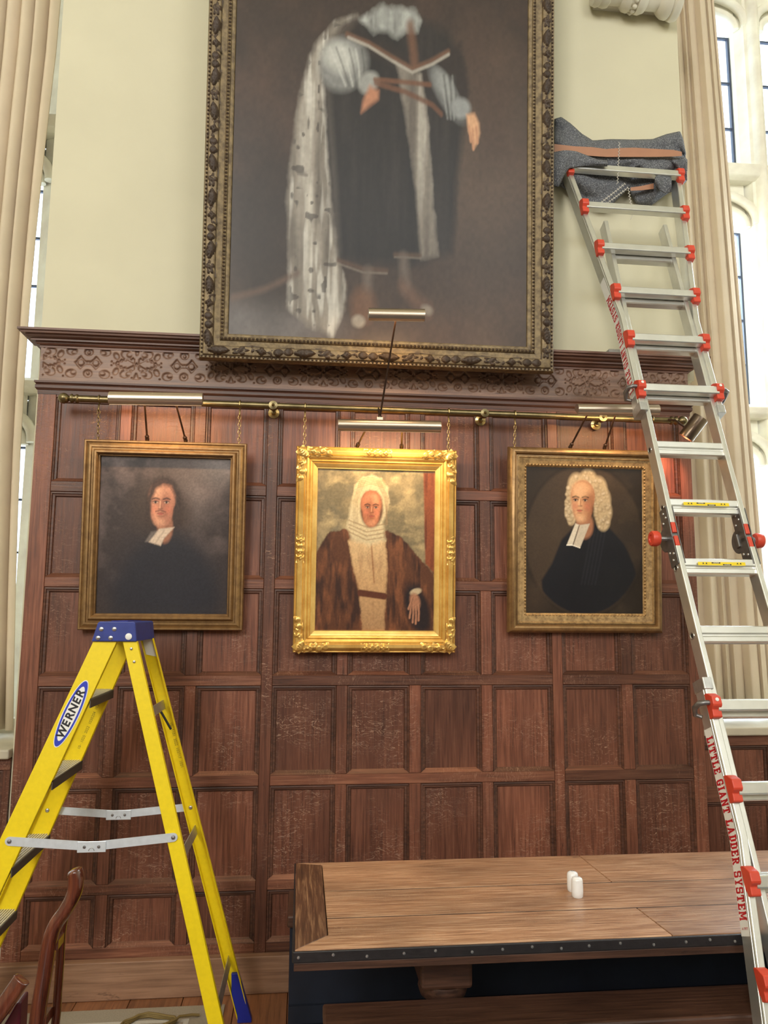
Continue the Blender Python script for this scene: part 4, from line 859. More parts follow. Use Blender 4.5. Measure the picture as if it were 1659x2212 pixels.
SLW = {'I': .46, 'M': 1.10, 'N': .92, 'A': .92, 'R': .90, 'T': .82, 'G': .84, 'Y': .86, ' ': .5}
def slab_text(txt, P0, u, v, h, gap=0.14, xs=1.0):
    m = MB(); x_ = 0; P0 = V(P0); u = V(u); v = V(v)
    for ch in txt:
        for a, b, c, d in SLAB[ch]: m.add([P0+u*((x_+q)*h*xs)+v*(w_*h) for q, w_ in ((a,c),(b,c),(b,d),(a,d))], [(0,1,2,3)])
        for qd in SLABQ.get(ch, []): m.add([P0+u*((x_+q)*h*xs)+v*(w_*h) for q, w_ in qd], [(0,1,2,3)])
        x_ += SLW.get(ch, .80)+gap
    return m, x_*h*xs
def font_text(txt, P0, u, v, size, offset=0.0, shear=0.0, xscale=1.0, align='CENTER'):
    cu = bpy.data.curves.new('lettering', 'FONT'); cu.body = txt; cu.size = 1.0; cu.offset = offset; cu.shear = shear; cu.align_x = align; cu.align_y = 'CENTER'; cu.resolution_u = 3
    ob = bpy.data.objects.new('lettering', cu); COL.objects.link(ob); dg = bpy.context.evaluated_depsgraph_get(); dg.update()
    me = bpy.data.meshes.new_from_object(ob.evaluated_get(dg)); m = MB(); P0 = V(P0); u = V(u); v = V(v)
    m.add([P0+u*(w_.co.x*size*xscale)+v*(w_.co.y*size) for w_ in me.vertices], [tuple(p_.vertices) for p_ in me.polygons])
    bpy.data.objects.remove(ob); bpy.data.meshes.remove(me); bpy.data.curves.remove(cu); return m
def flat_poly(pts): return MB().add(pts, [tuple(range(len(pts)))])

# ------------------------------------------------------------------ tall aluminium ladder
HP = V((1.7519, 3.1474, 2.0681))
def laxes(th, lat):
    d = V((math.sin(lat), math.cos(lat)*math.cos(th), math.cos(lat)*math.sin(th))); e = V((math.cos(lat), 0, -math.sin(lat))); e = (e-d*e.dot(d)).normalized(); n = e.cross(d)
    if n.y > 0: n = -n
    return d, e, n
d1, e1, n1_ = laxes(1.2271, 0.0034); d2, e2, n2_ = laxes(1.1968, -0.001)
G0 = 0.1435
def LU(t, e, n=0): return HP+d1*t+e1*e+n1_*n
def LD(t, e, n=0): return HP-d2*t+e2*e+n2_*n
TF = 2.0681/d2.z
ld = empty('extension_ladder', LD(TF, 0, 0), 'tall aluminium folding ladder with red rung caps leaning on the wall at right', 'ladder')
def half_w(t):      # centre of the outer rail from the axis, t measured from the hinge
    return 0.192 if t < 1.20 else 0.192+(t-1.20)*0.123
def rungprof(w, hh, c=0.004): return rect_prof(w, hh, c)
INR = [(-.0115,-.032),(.0115,-.032),(.0115,.030),(.009,.0325),(-.009,.0325),(-.0115,.030)]
OUR = [(-.0145,-.038),(.0145,-.038),(.0145,.034),(.011,.038),(-.011,.038),(-.0145,.034)]
for F, d_, e_, n_, up in ((LU, d1, e1, n1_, True), (LD, d2, e2, n2_, False)):
    sgn = 1 if up else -1
    for sd in (-1, 1):
        tip = 1.87
        MB().path_prism(INR, [F(0.055, sd*0.167), F(tip, sd*0.167)], e_, n_).build('inner_rail', M['alu'], ld, bevel=0.001, seg=1)
        ts = [0.665, 1.12, 1.20, 1.30] + ([2.36] if up else [TF+0.015])
        orl = MB().path_prism(OUR, [F(t, sd*half_w(t), 0.004) for t in ts], e_, n_).build('outer_rail', M['alu'], ld, bevel=0.001, seg=1)
        # collar at the mouth of the outer rail
        MB().path_prism(rect_prof(0.019, 0.043, 0.003), [F(0.63, sd*0.190, 0.004), F(0.675, sd*0.191, 0.004)], e_, n_).build('rail_collar', M['alu_d'], ld, bevel=0.001, seg=1)
        if not up:
            MB().path_prism(rect_prof(0.02, 0.045, 0.004), [F(TF-0.05, sd*half_w(TF), 0.004), F(TF+0.018, sd*half_w(TF), 0.004)], e_, n_).build('rubber_foot', M['rubber'], ld, bevel=0.002)
        # bead along the outer side of the rail
        MB().tube([F(t, sd*(half_w(t)+0.0145), 0.028) for t in ts], 0.003, 6).build('rail_bead', M['alu'], orl, smooth=60)
    # inner rungs: ribbed extrusion
    RP = [(-.034,-.016),(-.030,-.020),(.026,-.020),(.030,-.012),(.030,.004),(.020,.006),(.020,.012),(.032,.014),(.034,.020),(.030,.025),(.004,.025),(.000,.018),(-.008,.018),(-.012,.025),(-.030,.025),(-.034,.018)]
    ks = [G0, G0+0.3, G0+0.6, G0+0.9, G0+1.2, G0+1.5]
    # rung tread stays about level: build in tilted axes
    tilt = R(8)
    da = (d_*math.cos(tilt)+n_*math.sin(tilt)); na = (n_*math.cos(tilt)-d_*math.sin(tilt))
    for t in ks:
        MB().path_prism([(b, a) for a, b in RP], [F(t, -0.156, 0.0), F(t, 0.156, 0.0)], na, da).build('rung', M['alu'], ld, bevel=0.0008, seg=1)
    for k, t in enumerate([G0+0.6, G0+0.9, G0+1.2, G0+1.5, G0+1.8, G0+2.1]):
        if not up and t > TF-0.1: continue
        hw_ = half_w(t)
        ORP = [(-.020,-.016),(-.016,-.020),(.020,-.020),(.024,-.016),(.024,.002),(.021,.006),(.021,.018),(.016,.022),(-.016,.022),(-.020,.018)]
        MB().path_prism([(b, a) for a, b in ORP], [F(t, -hw_+0.006, 0.052), F(t, hw_-0.006, 0.052)], na, da).build('rung', M['alu'], ld, bevel=0.0008, seg=1)
        for sd in (-1, 1):
            cp = MB(); c = F(t, sd*hw_, 0.0)
            pfc = [(.034,-.006),(.080,-.004),(.084,.004),(.083,.032),(.078,.036),(.050,.040),(.034,.040)]
            pfc2 = [(.034,-.044),(.062,-.044),(.068,-.038),(.069,-.010),(.080,-.003),(.034,-.003)]
            pf1 = [(.030,-.046),(.060,-.046),(.064,-.042),(.066,-.016),(.080,-.006),(.083,.000),(.083,.026),(.079,.031),(.056,.046),(.044,.050),(.030,.050)]
            cp.path_prism(pf1, [c-e_*0.018, c+e_*0.018], n_, d_)
            cap = cp.build('rung_cap', M['red'], ld, bevel=0.003)
            if k == 0:
                MB().lathe([(0,0),(.007,0),(.007,.003),(0,.004)], c+n_*0.083+d_*0.016, n_, 12).build('cap_screw', M['white'], cap)
                q0 = c+n_*0.055+d_*0.012
                o_ = e_*sd
                MB().tube([q0, q0+o_*0.035, q0+o_*0.052-n_*0.012, q0+o_*0.056-n_*0.045-d_*0.008, q0+o_*0.046-n_*0.072-d_*0.028, q0+o_*0.026-n_*0.06-d_*0.04], [0.009, 0.010, 0.011, 0.011, 0.010, 0.008], 12).build('lock_hook', M['steel'], ld, smooth=60)
# rail holes and bolts on the inner sections
for F, d_, e_, n_ in ((LU, d1, e1, n1_), (LD, d2, e2, n2_)):
    for t in (G0, G0+0.3):
        for sd in (-1, 1):
            c = F(t, sd*0.1785, -0.008)
            MB().lathe([(.008,-.001),(.016,-.001),(.016,.002),(.013,.003),(.011,.0005),(.008,-.001)], c, e_*sd, 14).build('rung_socket', M['rivet'], ld, smooth=40)
            MB().lathe([(0,0),(.010,0),(.010,.0012),(0,.0012)], c-e_*sd*0.0005, e_*sd, 12).build('socket_hole', M['blackp'], ld)
# hinges
for sd in (-1, 1):
    nm = 'hinge_plate'
    for F, e_, n_, d_, tt in ((LU, e1, n1_, d1, 1), (LD, e2, n2_, d2, -1)):
        pts = [(-0.034, 0.0), (0.03, 0.0), (0.03, 0.14), (-0.034, 0.14)]
        mb_ = MB()
        prof2 = [(-.034,-.02),(.026,-.02),(.030,.02),(.030,.135),(-.034,.135)]
        mb_.rings([[F(b, sd*0.180, a) for a, b in prof2], [F(b, sd*0.184, a) for a, b in prof2]])
        mb_.build(nm, M['steel'], ld)
        mb_ = MB(); mb_.rings([[F(b, sd*0.150, a) for a, b in prof2], [F(b, sd*0.154, a) for a, b in prof2]]); mb_.build(nm, M['steel'], ld)
        for a, b in ((-.018,.07),(.012,.085),(-.002,.11)):
            for q, dirn in ((0.184, 1), (0.150, -1)):
                MB().lathe([(.007,0),(.0065,.003),(.003,.005),(0,.0055)], F(b, sd*q, a), e_*sd*dirn, 10).build('rivet', M['rivet'], ld, smooth=60)
        MB().path_prism(rect_prof(0.010, 0.031, 0.003), [F(0.008, sd*0.166, 0.002), F(0.056, sd*0.166, 0.002)], e_, n_).build('hinge_block', M['red'], ld, bevel=0.002)
    MB().lathe([(0,-.017),(.052,-.017),(.055,-.014),(.055,.014),(.052,.017),(0,.017)], LU(0, sd*0.167, -0.03), e1, 28).build('hinge_disc', M['steel'], ld, smooth=35)
    MB().lathe([(.011,0),(.011,.028),(.016,.03),(.016,.036)], LU(0, sd*0.184, -0.02), e1*sd, 14).build('knob_shaft', M['rivet'], ld, smooth=40)
    MB().lathe([(.016,.032),(.030,.036),(.034,.044),(.034,.064),(.030,.070),(.018,.071),(.016,.066),(0,.066)], LU(0, sd*0.184, -0.02), e1*sd, 24).build('hinge_knob', M['red'], ld, smooth=35)
    MB().path_prism(rect_prof(0.008, 0.012, 0.003), [LU(-0.03, sd*0.149, -0.03), LU(0.03, sd*0.149, -0.03)], e1, n1_).build('hinge_lever', M['steel'], ld, bevel=0.002)
# stickers
def rail_sticker(F, d_, n_, t0, t1, up):
    e_ = e1 if up else e2
    ts = sorted([t0+(t1-t0)*i/12 for i in range(13)]+[1.20])
    m = MB(); q = lambda t, n: F(t, -(half_w(t)+0.0152), n)
    m.rings([[q(t, -0.034), q(t, 0.022)] for t in ts], False, False)
    return m.build('sticker', M['white'], ld), q
def strip_text(q, t0, t1, txt, h, n0, up, parent):
    # letters follow the bend of the rail: tops towards the room
    total = sum(SLW.get(c, .8)+0.16 for c in txt); k = (t1-t0)/total; x_ = 0
    for ch in txt:
        cells = [((a,c),(b,c),(b,d),(a,d)) for a, b, c, d in SLAB[ch]]+SLABQ.get(ch, [])
        m = MB()
        for cell in cells: m.add([q(t0+(x_+a)*k, n0+((1-b) if up else b)*h)-e2*0.0006 for a, b in cell], [(0,1,2,3)])
        if cells: m.build('letter', M['redp'], parent)
        x_ += SLW.get(ch, .8)+0.16
st, q = rail_sticker(LD, d2, n2_, 0.815, 1.505, False)
strip_text(q, 0.845, 1.462, 'LITTLE GIANT LADDER SYSTEM', 0.050, -0.0315, False, st)
font_text('TYPE 1A', q(1.483, -0.004)-e2*0.0007, n2_*-1, d2, 0.011, 0.01).build('small_print', M['redp'], st)
st, q = rail_sticker(LU, d1, n1_, 0.73, 1.47, True)
strip_text(q, 0.76, 1.36, 'LITTLE GIANT LADDER SYSTEM', 0.046, -0.029, True, st)
for F, d_, e_, n_ in ((LU, d1, e1, n1_), (LD, d2, e2, n2_)):
    tilt = R(8); da = (d_*math.cos(tilt)+n_*math.sin(tilt)); na = (n_*math.cos(tilt)-d_*math.sin(tilt))
    c = F(G0, 0.0, 0)+na*0.0307+da*-0.003
    c = F(G0, 0.005, 0)+na*0.0208+da*0.009
    s_ = flat_poly([c+e_*a+da*b+na*0.0125 for a, b in ((-.105,-.0085),(.105,-.0085),(.105,.0065),(-.105,.0065))]).build('caution_sticker', M['yelp'], ld)
    for a0, a1, b0, b1 in ((-.045,-.006,.000,.005),(.004,.042,-.0075,-.0025)):
        flat_poly([c+e_*a+da*b+na*0.0130 for a, b in ((a0,b0),(a1,b0),(a1,b1),(a0,b1))]).build('black_band', M['blackp'], s_)
        font_text('CAUTION', c+e_*((a0+a1)/2)+da*((b0+b1)/2)+na*0.0134, e_, da, 0.0055, 0.01).build('lettering', M['white'], s_)
    for a, sx_ in ((-.082, 1), (-.068, 1), (.070, 1), (.084, 1)):
        flat_poly([c+e_*(a+x_)+da*y_+na*0.0130 for x_, y_ in ((-.004,-.005),(.000,-.001),(.004,-.005),(.002,.003),(-.002,.004))]).build('pictogram', M['blackp'], s_)
# arrow sticker inside the right lower rail
st = MB().rings([[LD(t, 0.1545, n) for n in (-.022, .016)] for t in (0.40, 0.56)], False, False).build('arrow_sticker', M['white'], ld)
flat_poly([LD(t, 0.1538, n) for t, n in ((0.405,-.018),(0.432,-.018),(0.432,.012),(0.405,.012))]).build('dark_band', M['maroon'], st)
flat_poly([LD(t, 0.1538, n) for t, n in ((0.515,-.012),(0.532,-.012),(0.532,-.018),(0.552,-.003),(0.532,.012),(0.532,.006),(0.515,.006))]).build('arrow', M['redp'], st)
font_text('HI-LO', LD(0.475, 0.1537, -0.003), d2*-1, n2_*-1, 0.022, 0.01).build('lettering', M['blackp'], st)
st = MB().rings([[LD(t, half_w(t)-0.0155, n) for n in (-.030, .020)] for t in (1.45, 1.72)], False, False).build('arrow_sticker', M['blackp'], ld)
flat_poly([LD(t, half_w(t)-0.0162, n) for t, n in ((1.47,-.024),(1.54,-.024),(1.54,.014),(1.47,.014))]).build('red_band', M['redp'], st)
flat_poly([LD(t, half_w(t)-0.0162, n) for t, n in ((1.63,-.012),(1.665,-.012),(1.665,-.022),(1.705,-.005),(1.665,.012),(1.665,.003),(1.63,.003))]).build('arrow', M['white'], st)

# ------------------------------------------------------------------ blanket padding round the top of the ladder
bk = empty('padding_blanket', LU(2.25, 0, -0.03), 'grey felt blanket taped round the top of the tall ladder', 'blanket')
def outline(s, top):
    # s in 0..1 from left to right; px positions on the photograph's plane, turned into the world at the blanket's depth
    T = [(1198,258),(1212,254),(1232,268),(1256,290),(1280,305),(1320,302),(1370,303),(1410,302),(1440,291),(1468,285),(1474,300),(1480,330)]
    B = [(1198,395),(1215,404),(1240,422),(1262,436),(1290,446),(1318,446),(1345,418),(1357,405),(1375,440),(1405,444),(1440,418),(1482,392)]
    L_ = T if top else B; f = s*(len(L_)-1); i = min(int(f), len(L_)-2); t = f-i
    return (L_[i][0]*(1-t)+L_[i+1][0]*t, L_[i][1]*(1-t)+L_[i+1][1]*t)
def bfold(u, v):
    a = outline(u, True); b = outline(u, False); px_ = a[0]*v+b[0]*(1-v); py_ = a[1]*v+b[1]*(1-v)
    fold = 0.016*math.sin(u*9+v*9)+0.016*math.sin(v*15-u*5+1)+0.022*noise.noise(V((u*7, v*6, 2)))+0.008*noise.noise(V((u*19, v*13, 5)))
    edge = min(u, 1-u, v*0.8+0.0, 1-v)*5; bulge = 0.055*min(1, max(0, edge))**0.5
    y = 3.955-bulge-(0.05*max(0, 0.75-abs(v-0.62)*4))+fold*0.8
    return at(px_, py_, y)
MB().grid(72, 34, bfold).build('blanket_sheet', M['felt'], bk, smooth=180, solid=0.008)
def hang(p0, pts, yy, depth, name):
    m = MB(); n = len(pts)
    def f(u, v):
        fi_ = u*(n-1); i = min(int(fi_), n-2); t = fi_-i; a = pts[i]; b = pts[i+1]
        X = a[0]*(1-t)+b[0]*t; Z0 = a[1]*(1-t)+b[1]*t; Z1 = a[2]*(1-t)+b[2]*t
        return at(X, Z0*(1-v)+Z1*v, yy-depth*math.sin(v*3.1)*(0.6+0.4*math.sin(u*8)))
    m.grid(36, 14, f); return m.build(name, M['felt'], bk, smooth=180, solid=0.008)
hang(0, [(1194,330,402),(1206,328,404),(1218,326,378),(1228,326,364),(1245,328,361),(1265,336,358),(1290,346,358),(1312,348,358)], 3.825, 0.03, 'blanket_fold')
hang(0, [(1415,385,395),(1425,375,410),(1437,380,418),(1450,385,414)], 3.845, 0.025, 'blanket_fold')
hang(0, [(1452,344,352),(1464,342,364),(1477,340,384),(1484,346,390)], 3.885, 0.03, 'blanket_fold')
m = MB()
tp0 = [(1197,311,330),(1240,316,334),(1280,318,337),(1310,322,339),(1335,320,339),(1370,319,339),(1420,322,339),(1455,324,338),(1473,328,337)]
for (X, a, b) in tp0:
    u = (X-1198)/280.0; bul = 3.955-0.055-0.05*0.72-0.022
    m.v += [at(X, a, bul), at(X, b, bul)]
for i in range(len(tp0)-1): m.f.append((2*i, 2*i+1, 2*i+3, 2*i+2))
m.build('tape', M['tape'], bk, solid=0.001)
m = MB(); pts_ = [(1362,405,412),(1385,402,411),(1412,396,408)]
for (X, a, b) in pts_: m.v += [at(X, a, 3.875), at(X, b, 3.875)]
m.f += [(0,1,3,2),(2,3,5,4)]; m.build('tape', M['tape'], bk, solid=0.001)
def stitch(a, b, y, n):
    m = MB()
    for k in range(n):
        t = k/(n-1); X = a[0]*(1-t)+b[0]*t; Z = a[1]*(1-t)+b[1]*t; z_ = 2.2 if k % 2 else -2.2
        m.tube([at(X-2, Z+z_, y), at(X+2, Z-z_, y)], 0.0016, 5)
    tag(m.build('stitching', M['thread'], bk), kind='stuff')
stitch((1338,309), (1334,395), 3.838, 26); stitch((1350,397), (1298,438), 3.862, 22); stitch((1356,406), (1310,440), 3.864, 20); stitch((1357,406), (1363,442), 3.868, 12)
MB().tube([at(1363, 445, 3.868), at(1364, 460, 3.868), at(1366, 466, 3.868), at(1362, 474, 3.868)], 0.0015, 5).build('loose_thread', M['thread'], bk)

# ------------------------------------------------------------------ yellow stepladder
YC = 3.335
def shw(z): return 0.27-0.0576*z
def fx(z): return -1.40+0.394*z          # climbing side rails, centre line
def rxn(z): return -0.212-0.282*z
def rxf(z): return -0.2045-0.286*z
sl = empty('stepladder', (-0.8, YC, 0), 'yellow fibreglass stepladder with blue top cap at left', 'ladder')
CHN = lambda w, fl_, t: [(-w,0),(w,0),(w,fl_),(w-t,fl_),(w-t,t),(-w+t,t),(-w+t,fl_),(-w,fl_)]
def srail(fxn, sd, w, z0, z1, name):
    a = V((fxn(z0), YC+sd*shw(z0), z0)); b = V((fxn(z1), YC+sd*shw(z1), z1)); dr_ = (b-a).normalized()
    u = V((0, 1, 0)).cross(dr_).normalized()
    if u.x < 0: u = -u
    MB().path_prism(CHN(w, 0.026, 0.004), [a, b], u, V((0, -sd, 0))).build(name, M['yellow'], sl, bevel=0.0015, seg=1)
    return a, b, dr_, u
fr_n = srail(fx, -1, 0.0415, 0.02, 1.68, 'front_rail'); fr_f = srail(fx, 1, 0.0415, 0.02, 1.68, 'front_rail')
rr_n = srail(rxn, -1, 0.0265, 0.0, 1.68, 'rear_rail'); rr_f = srail(rxf, 1, 0.0265, 0.02, 1.68, 'rear_rail')
for z in (1.40, 1.10, 0.795, 0.49, 0.19):
    y0, y1 = YC-shw(z)+0.004, YC+shw(z)-0.004; xc = fx(z)
    tr = MB().box(xc-0.042, xc+0.046, y0, y1, z-0.006, z)
    tr.box(xc-0.042, xc-0.038, y0, y1, z-0.042, z-0.006)
    to = tr.build('step', M['tread'], sl)
    MB().box(xc+0.042, xc+0.046, y0, y1, z-0.036, z-0.0005).build('step_lip', M['lip'], to)
    for k in range(8): MB().box(xc-0.038+k*0.0108, xc-0.038+k*0.0108+0.005, y0, y1, z, z+0.003).build('tread_rib', M['tread_l'], to)
for z in (1.335, 0.80, 0.25):
    MB().path_prism([(-.020,-.002),(.020,-.002),(.020,.002),(-.020,.002)], [V((rxn(z), YC-shw(z)+0.005, z)), V((rxf(z), YC+shw(z)-0.005, z))], (0.26,0,-0.97), (0.97,0,0.26)).build('rear_brace', M['alu_d'], sl, bevel=0.0008, seg=1)
MB().tube([(rxf(1.30)-0.012, YC+0.13, 1.31), (rxf(1.26)+0.02, YC+0.14, 1.235)], 0.005, 8).build('tool_rod', M['rubber'], sl)
# cap
c = MB(); yn, yf = YC-shw(1.65)-0.012, YC+shw(1.65)+0.012
prs = [(-.812,1.618),(-.640,1.618),(-.648,1.690),(-.654,1.696),(-.784,1.696),(-.792,1.690)]
prs = [(a, b) for a, b in prs]
c.rings([[V((a, y, b)) for a, b in prs] for y in (yn, yf)])
cap = c.build('top_cap', M['blue'], sl, bevel=0.004)
MB().box(-.755, -.69, yn+0.06, yf-0.06, 1.696, 1.6985).build('tool_tray', M['blue_b'], cap, bevel=0.001)
for px_, py_ in ((219,1359),(247,1359),(212,1378),(239,1378)):
    p_ = at(px_, py_, yn); MB().lathe([(.0085,0),(.0085,.002),(.005,.004),(0,.004)], p_, (0,-1,0), 14).build('cap_rivet', M['rivet'], cap, smooth=50)
p_ = at(278, 1375, yn); MB().lathe([(.013,0),(.013,.003),(.008,.006),(0,.006)], p_, (0,-1,0), 16).build('cap_bolt', M['white'], cap, smooth=50)
for z in (1.59, 1.54): MB().lathe([(.006,0),(.005,.003),(0,.004)], (rxn(z), YC-shw(z)-0.001, z), (0,-1,0), 12).build('rivet', M['rivet'], sl, smooth=50)
pp = [V((rxf(z)+dx, YC+shw(z)-0.006, z)) for z, dx in ((1.635,-.022),(1.635,.022),(1.54,.022),(1.55,-.022))]
flat_poly(pp).build('bracket_plate', M['white'], sl, solid=0.003)
# spreaders
def spreader(y, zf, xa, xb):
    zc = zf-0.026; xm = (xa+xb)/2; hlf = 0.016
    for x0, z0, x1, z1 in ((xa, zf, xm+0.01, zc), (xm-0.01, zc, xb, zf)):
        dr_ = V((x1-x0, 0, z1-z0)).normalized(); u = V((-dr_.z, 0, dr_.x))
        pts = arc(0, 0, hlf, R(90), R(270), 8); ln = V((x1-x0, 0, z1-z0)).length
        if x0 == xa: prof = pts+[(ln, -hlf), (ln, hlf)]
        else: prof = [(0, hlf), (0, -hlf)]+[(ln+a*-1, b*-1) for a, b in pts][::1]
        m = MB(); m.rings([[V((x0, yy, z0))+dr_*a+u*b for a, b in prof] for yy in (y-0.0015, y+0.0015)])
        m.build('spreader_bar', M['galv'], sl)
    MB().box(xm-0.052, xm+0.052, y-0.005, y-0.002, zc-0.020, zc+0.020).build('spreader_joint', M['galv'], sl, bevel=0.004)
    for dx in (-0.026, 0.026): MB().lathe([(.006,0),(.005,.003),(0,.004)], (xm+dx, y-0.005, zc), (0,-1,0), 10).build('rivet', M['steel'], sl, smooth=50)
    MB().tube([V((xm+0.01*math.cos(R(a)), y-0.0055, zc-0.014+0.010*math.sin(R(a)))) for a in range(0, 181, 20)], 0.0012, 5).build('joint_slot', M['steel'], sl)
    for xx in (xa, xb): MB().lathe([(.008,0),(.007,.004),(0,.006)], (xx, y-0.002, zf), (0,-1,0), 12).build('rivet', M['steel'], sl, smooth=50)
spreader(YC-shw(0.89)-0.004, 0.889, -1.056, -0.463)
spreader(YC+shw(0.89)+0.004, 0.893, -1.058, -0.468)
for xx in (fx(0.893)-0.01, rxf(0.893)): MB().lathe([(.009,0),(.008,.002),(.004,.003),(0,.003)], (xx, YC+shw(0.893)-0.005, 0.893), (0,-1,0), 12).build('rivet', M['rivet'], sl, smooth=50)
# feet
for fxn, sd in ((rxn, -1), (rxf, 1), (fx, -1), (fx, 1)):
    y = YC+sd*shw(0); x_ = fxn(0.0); w = 0.03 if fxn is not fx else 0.045; sg = 1 if fxn is not fx else -1
    dr_ = (V((fxn(0.2), 0, 0.2))-V((fxn(0), 0, 0))).normalized()
    pf_ = [(-w, 0.0), (w+0.012*0, 0.0), (w, 0.012), (w-0.006, 0.03), (w-0.006+dr_.x*0.2, 0.2), (-w*0.2+dr_.x*0.2, 0.2), (-w+dr_.x*0.1, 0.11), (-w, 0.03)]
    if fxn is fx: pf_ = [(a, b) for a, b in [(-w, 0), (w, 0), (w, .012), (w+dr_.x*0.08, .08), (-w+dr_.x*0.08, .08), (-w, .012)]]
    m = MB(); m.rings([[V((x_+a, yy, b)) for a, b in pf_] for yy in ((y-0.004-0.0*sd, y-sd*0.03) if sd < 0 else (y+0.004, y-0.03))])
    m.build('boot', M['blue_b'], sl, bevel=0.003)
# maker's oval on the near rail
zc = 1.345; a, b, dr_, u_ = fr_n
oc2 = V((fx(zc), YC-shw(zc)-0.001, zc)); nn_ = V((0,-1,0))
def oval(rl, rw_, off): return flat_poly([oc2+dr_*(math.cos(t)*rl)+u_*(math.sin(t)*rw_)+nn_*off for t in [i*2*math.pi/48 for i in range(48)]])
st = oval(0.134, 0.0315, 0.0006).build('maker_oval', M['white'], sl)
oval(0.130, 0.0285, 0.0010).build('blue_ring', M['bluep'], st)
oval(0.108, 0.0215, 0.0014).build('white_field', M['white'], st)
uu_ = dr_; vv_ = -u_ if u_.z < 0 else u_
vv_ = V((0,-1,0)).cross(dr_) ; vv_ = vv_ if vv_.x < 0 else -vv_
adv = {'W': .94, 'E': .67, 'R': .72, 'N': .74}; tw = sum(adv[c_] for c_ in 'WERNER'); x_ = -tw/2
for c_ in 'WERNER':
    font_text(c_, oc2+nn_*0.0019+uu_*((x_+adv[c_]/2)*0.0425), uu_, vv_, 0.042, 0.034, 0.10, 1.0).build('letter', M['blackp'], st); x_ += adv[c_]
for (fn_, sd, z, txt, sgn) in ((fx, 1, 1.245, '10-  1025  2022  1030204  1021', 1), (rxf, 1, 1.16, '10-  1101  2022  103717  1021', -1)):
    a2, b2, dr2, u2 = fr_f if fn_ is fx else rr_f
    o_ = V((fn_(z), YC+shw(z)-0.0047, z)); vv2 = V((0,-1,0)).cross(dr2); vv2 = vv2 if vv2.x < 0 else -vv2
    du = dr2*(1 if sgn > 0 else -1); dv = vv2*(1 if sgn > 0 else -1)
    font_text(txt, o_+V((0.008,0,0)), du, dv, 0.017, 0.0, 0, 0.95).build('lettering', M['greyp'], sl)

# ------------------------------------------------------------------ refectory table
TZ = 0.655; TYN, TYF = 2.652, 3.538; TX1 = 3.3; TH = 0.045
tb = empty('refectory_table', (0.9, 3.05, 0), 'long old oak refectory table with black nailed edge', 'table')
def board(pts, m, name='board'):
    z0, z1 = TZ-TH, TZ; g = 0.0018
    cx = sum(p_[0] for p_ in pts)/len(pts); cy_ = sum(p_[1] for p_ in pts)/len(pts)
    pts = [(x_+(cx-x_)/max(1e-6, abs(cx-x_))*g, y_+(cy_-y_)/max(1e-6, abs(cy_-y_))*0.0036) for x_, y_ in pts]
    MB().rings([[V((x_, y_, z)) for x_, y_ in pts] for z in (z0, z1)]).build(name, m, tb, bevel=0.0015, seg=1)
def tpt(px_, py_): p_ = atz(px_, py_, TZ); return (p_.x, p_.y)
EW = 0.112
s1 = tpt(700, 1925)[1]; s2 = tpt(700, 1984)[1]
j1, j2 = tpt(1253, 1850)[0], tpt(1388, 1972)[0]
mi = tpt(696, 2021)
board([(0.0, TYF), (EW, TYF-0.03), (EW, mi[1]), (0.0, TYN+0.004)], M['table_end'], 'end_board')
board([(EW, TYF-0.03), (0.0, TYF), (j1, TYF), (j1+0.01, s1), (EW, s1)], M['table']); board([(j1, TYF), (TX1, TYF), (TX1, s1-0.015), (j1+0.01, s1)], M['table'])
board([(EW, s1), (1.9, s1-0.004), (1.9, s2), (EW, s2)], M['table']); board([(1.9, s1-0.004), (TX1, s1-0.015), (TX1, s2), (1.9, s2)], M['table'])
board([(EW, s2), (j2, s2), (j2+0.015, TYN+0.004), (0.0, TYN+0.004), (EW, mi[1])], M['table']); board([(j2, s2), (TX1, s2), (TX1, TYN+0.004), (j2+0.015, TYN+0.004)], M['table'])
for sy_ in (s1-0.002, s2): MB().box(EW+0.002, TX1-0.01, sy_-0.0052, sy_+0.0046, TZ-0.02, TZ-0.0011).build('joint_filling', M['leather'], tb)
ed = MB().box(-0.004, TX1, TYN-0.006, TYN+0.003, TZ-0.036, TZ-0.001).build('edge_strip', M['leather'], tb, bevel=0.003)
MB().box(-0.006, 0.0, TYN, TYF, TZ-0.036, TZ-0.001).build('edge_strip', M['leather'], tb, bevel=0.002)
MB().box(0.0, TX1, TYN-0.002, TYN+0.03, TZ-0.062, TZ-0.0365).build('under_rail', M['bench'], tb, bevel=0.002)
for k, px_ in enumerate((645, 720, 793, 873, 941, 1020, 1086, 1150, 1213, 1273, 1341, 1413, 1483, 1535, 1589)):
    zz = TZ-0.018+0.005*math.sin(k*2.1); x_ = at(px_, 2055, TYN-0.007).x
    MB().lathe([(.0052,0),(.0045,.0022),(0,.0032)], (x_, TYN-0.006, zz), (0,-1,0), 10).build('nail', M['rivet'], ed, smooth=50)
for lx in (at(957, 2100, 2.92).x, 2.75):
    lg = empty('leg_post', (lx, 2.93, 0)); lg.parent = tb; lg.location = V((lx, 2.93, 0))-ORG[tb.name]
    g = MB().box(lx-0.092, lx+0.092, 2.84, 3.02, TZ-0.225, TZ-TH-0.0005).build('leg', M['bench'], tb, bevel=0.012)
    MB().lathe([(.0,-.001),(.086,-.001),(.090,-.02),(.082,-.045),(.062,-.058),(.056,-.070),(.066,-.09),(.078,-.13),(.078,-.18),(.066,-.22),(.05,-.25),(.048,-.27),(.06,-.28),(.06,-.299)], (lx, 2.93, TZ-0.225), (0,0,1), 26).build('leg_turning', M['bench'], g, smooth=40)
    MB().box(lx-0.07, lx+0.07, 2.70, 3.40, 0.0, 0.13).build('leg_foot', M['bench'], tb, bevel=0.01)
    bpy.data.objects.remove(lg)
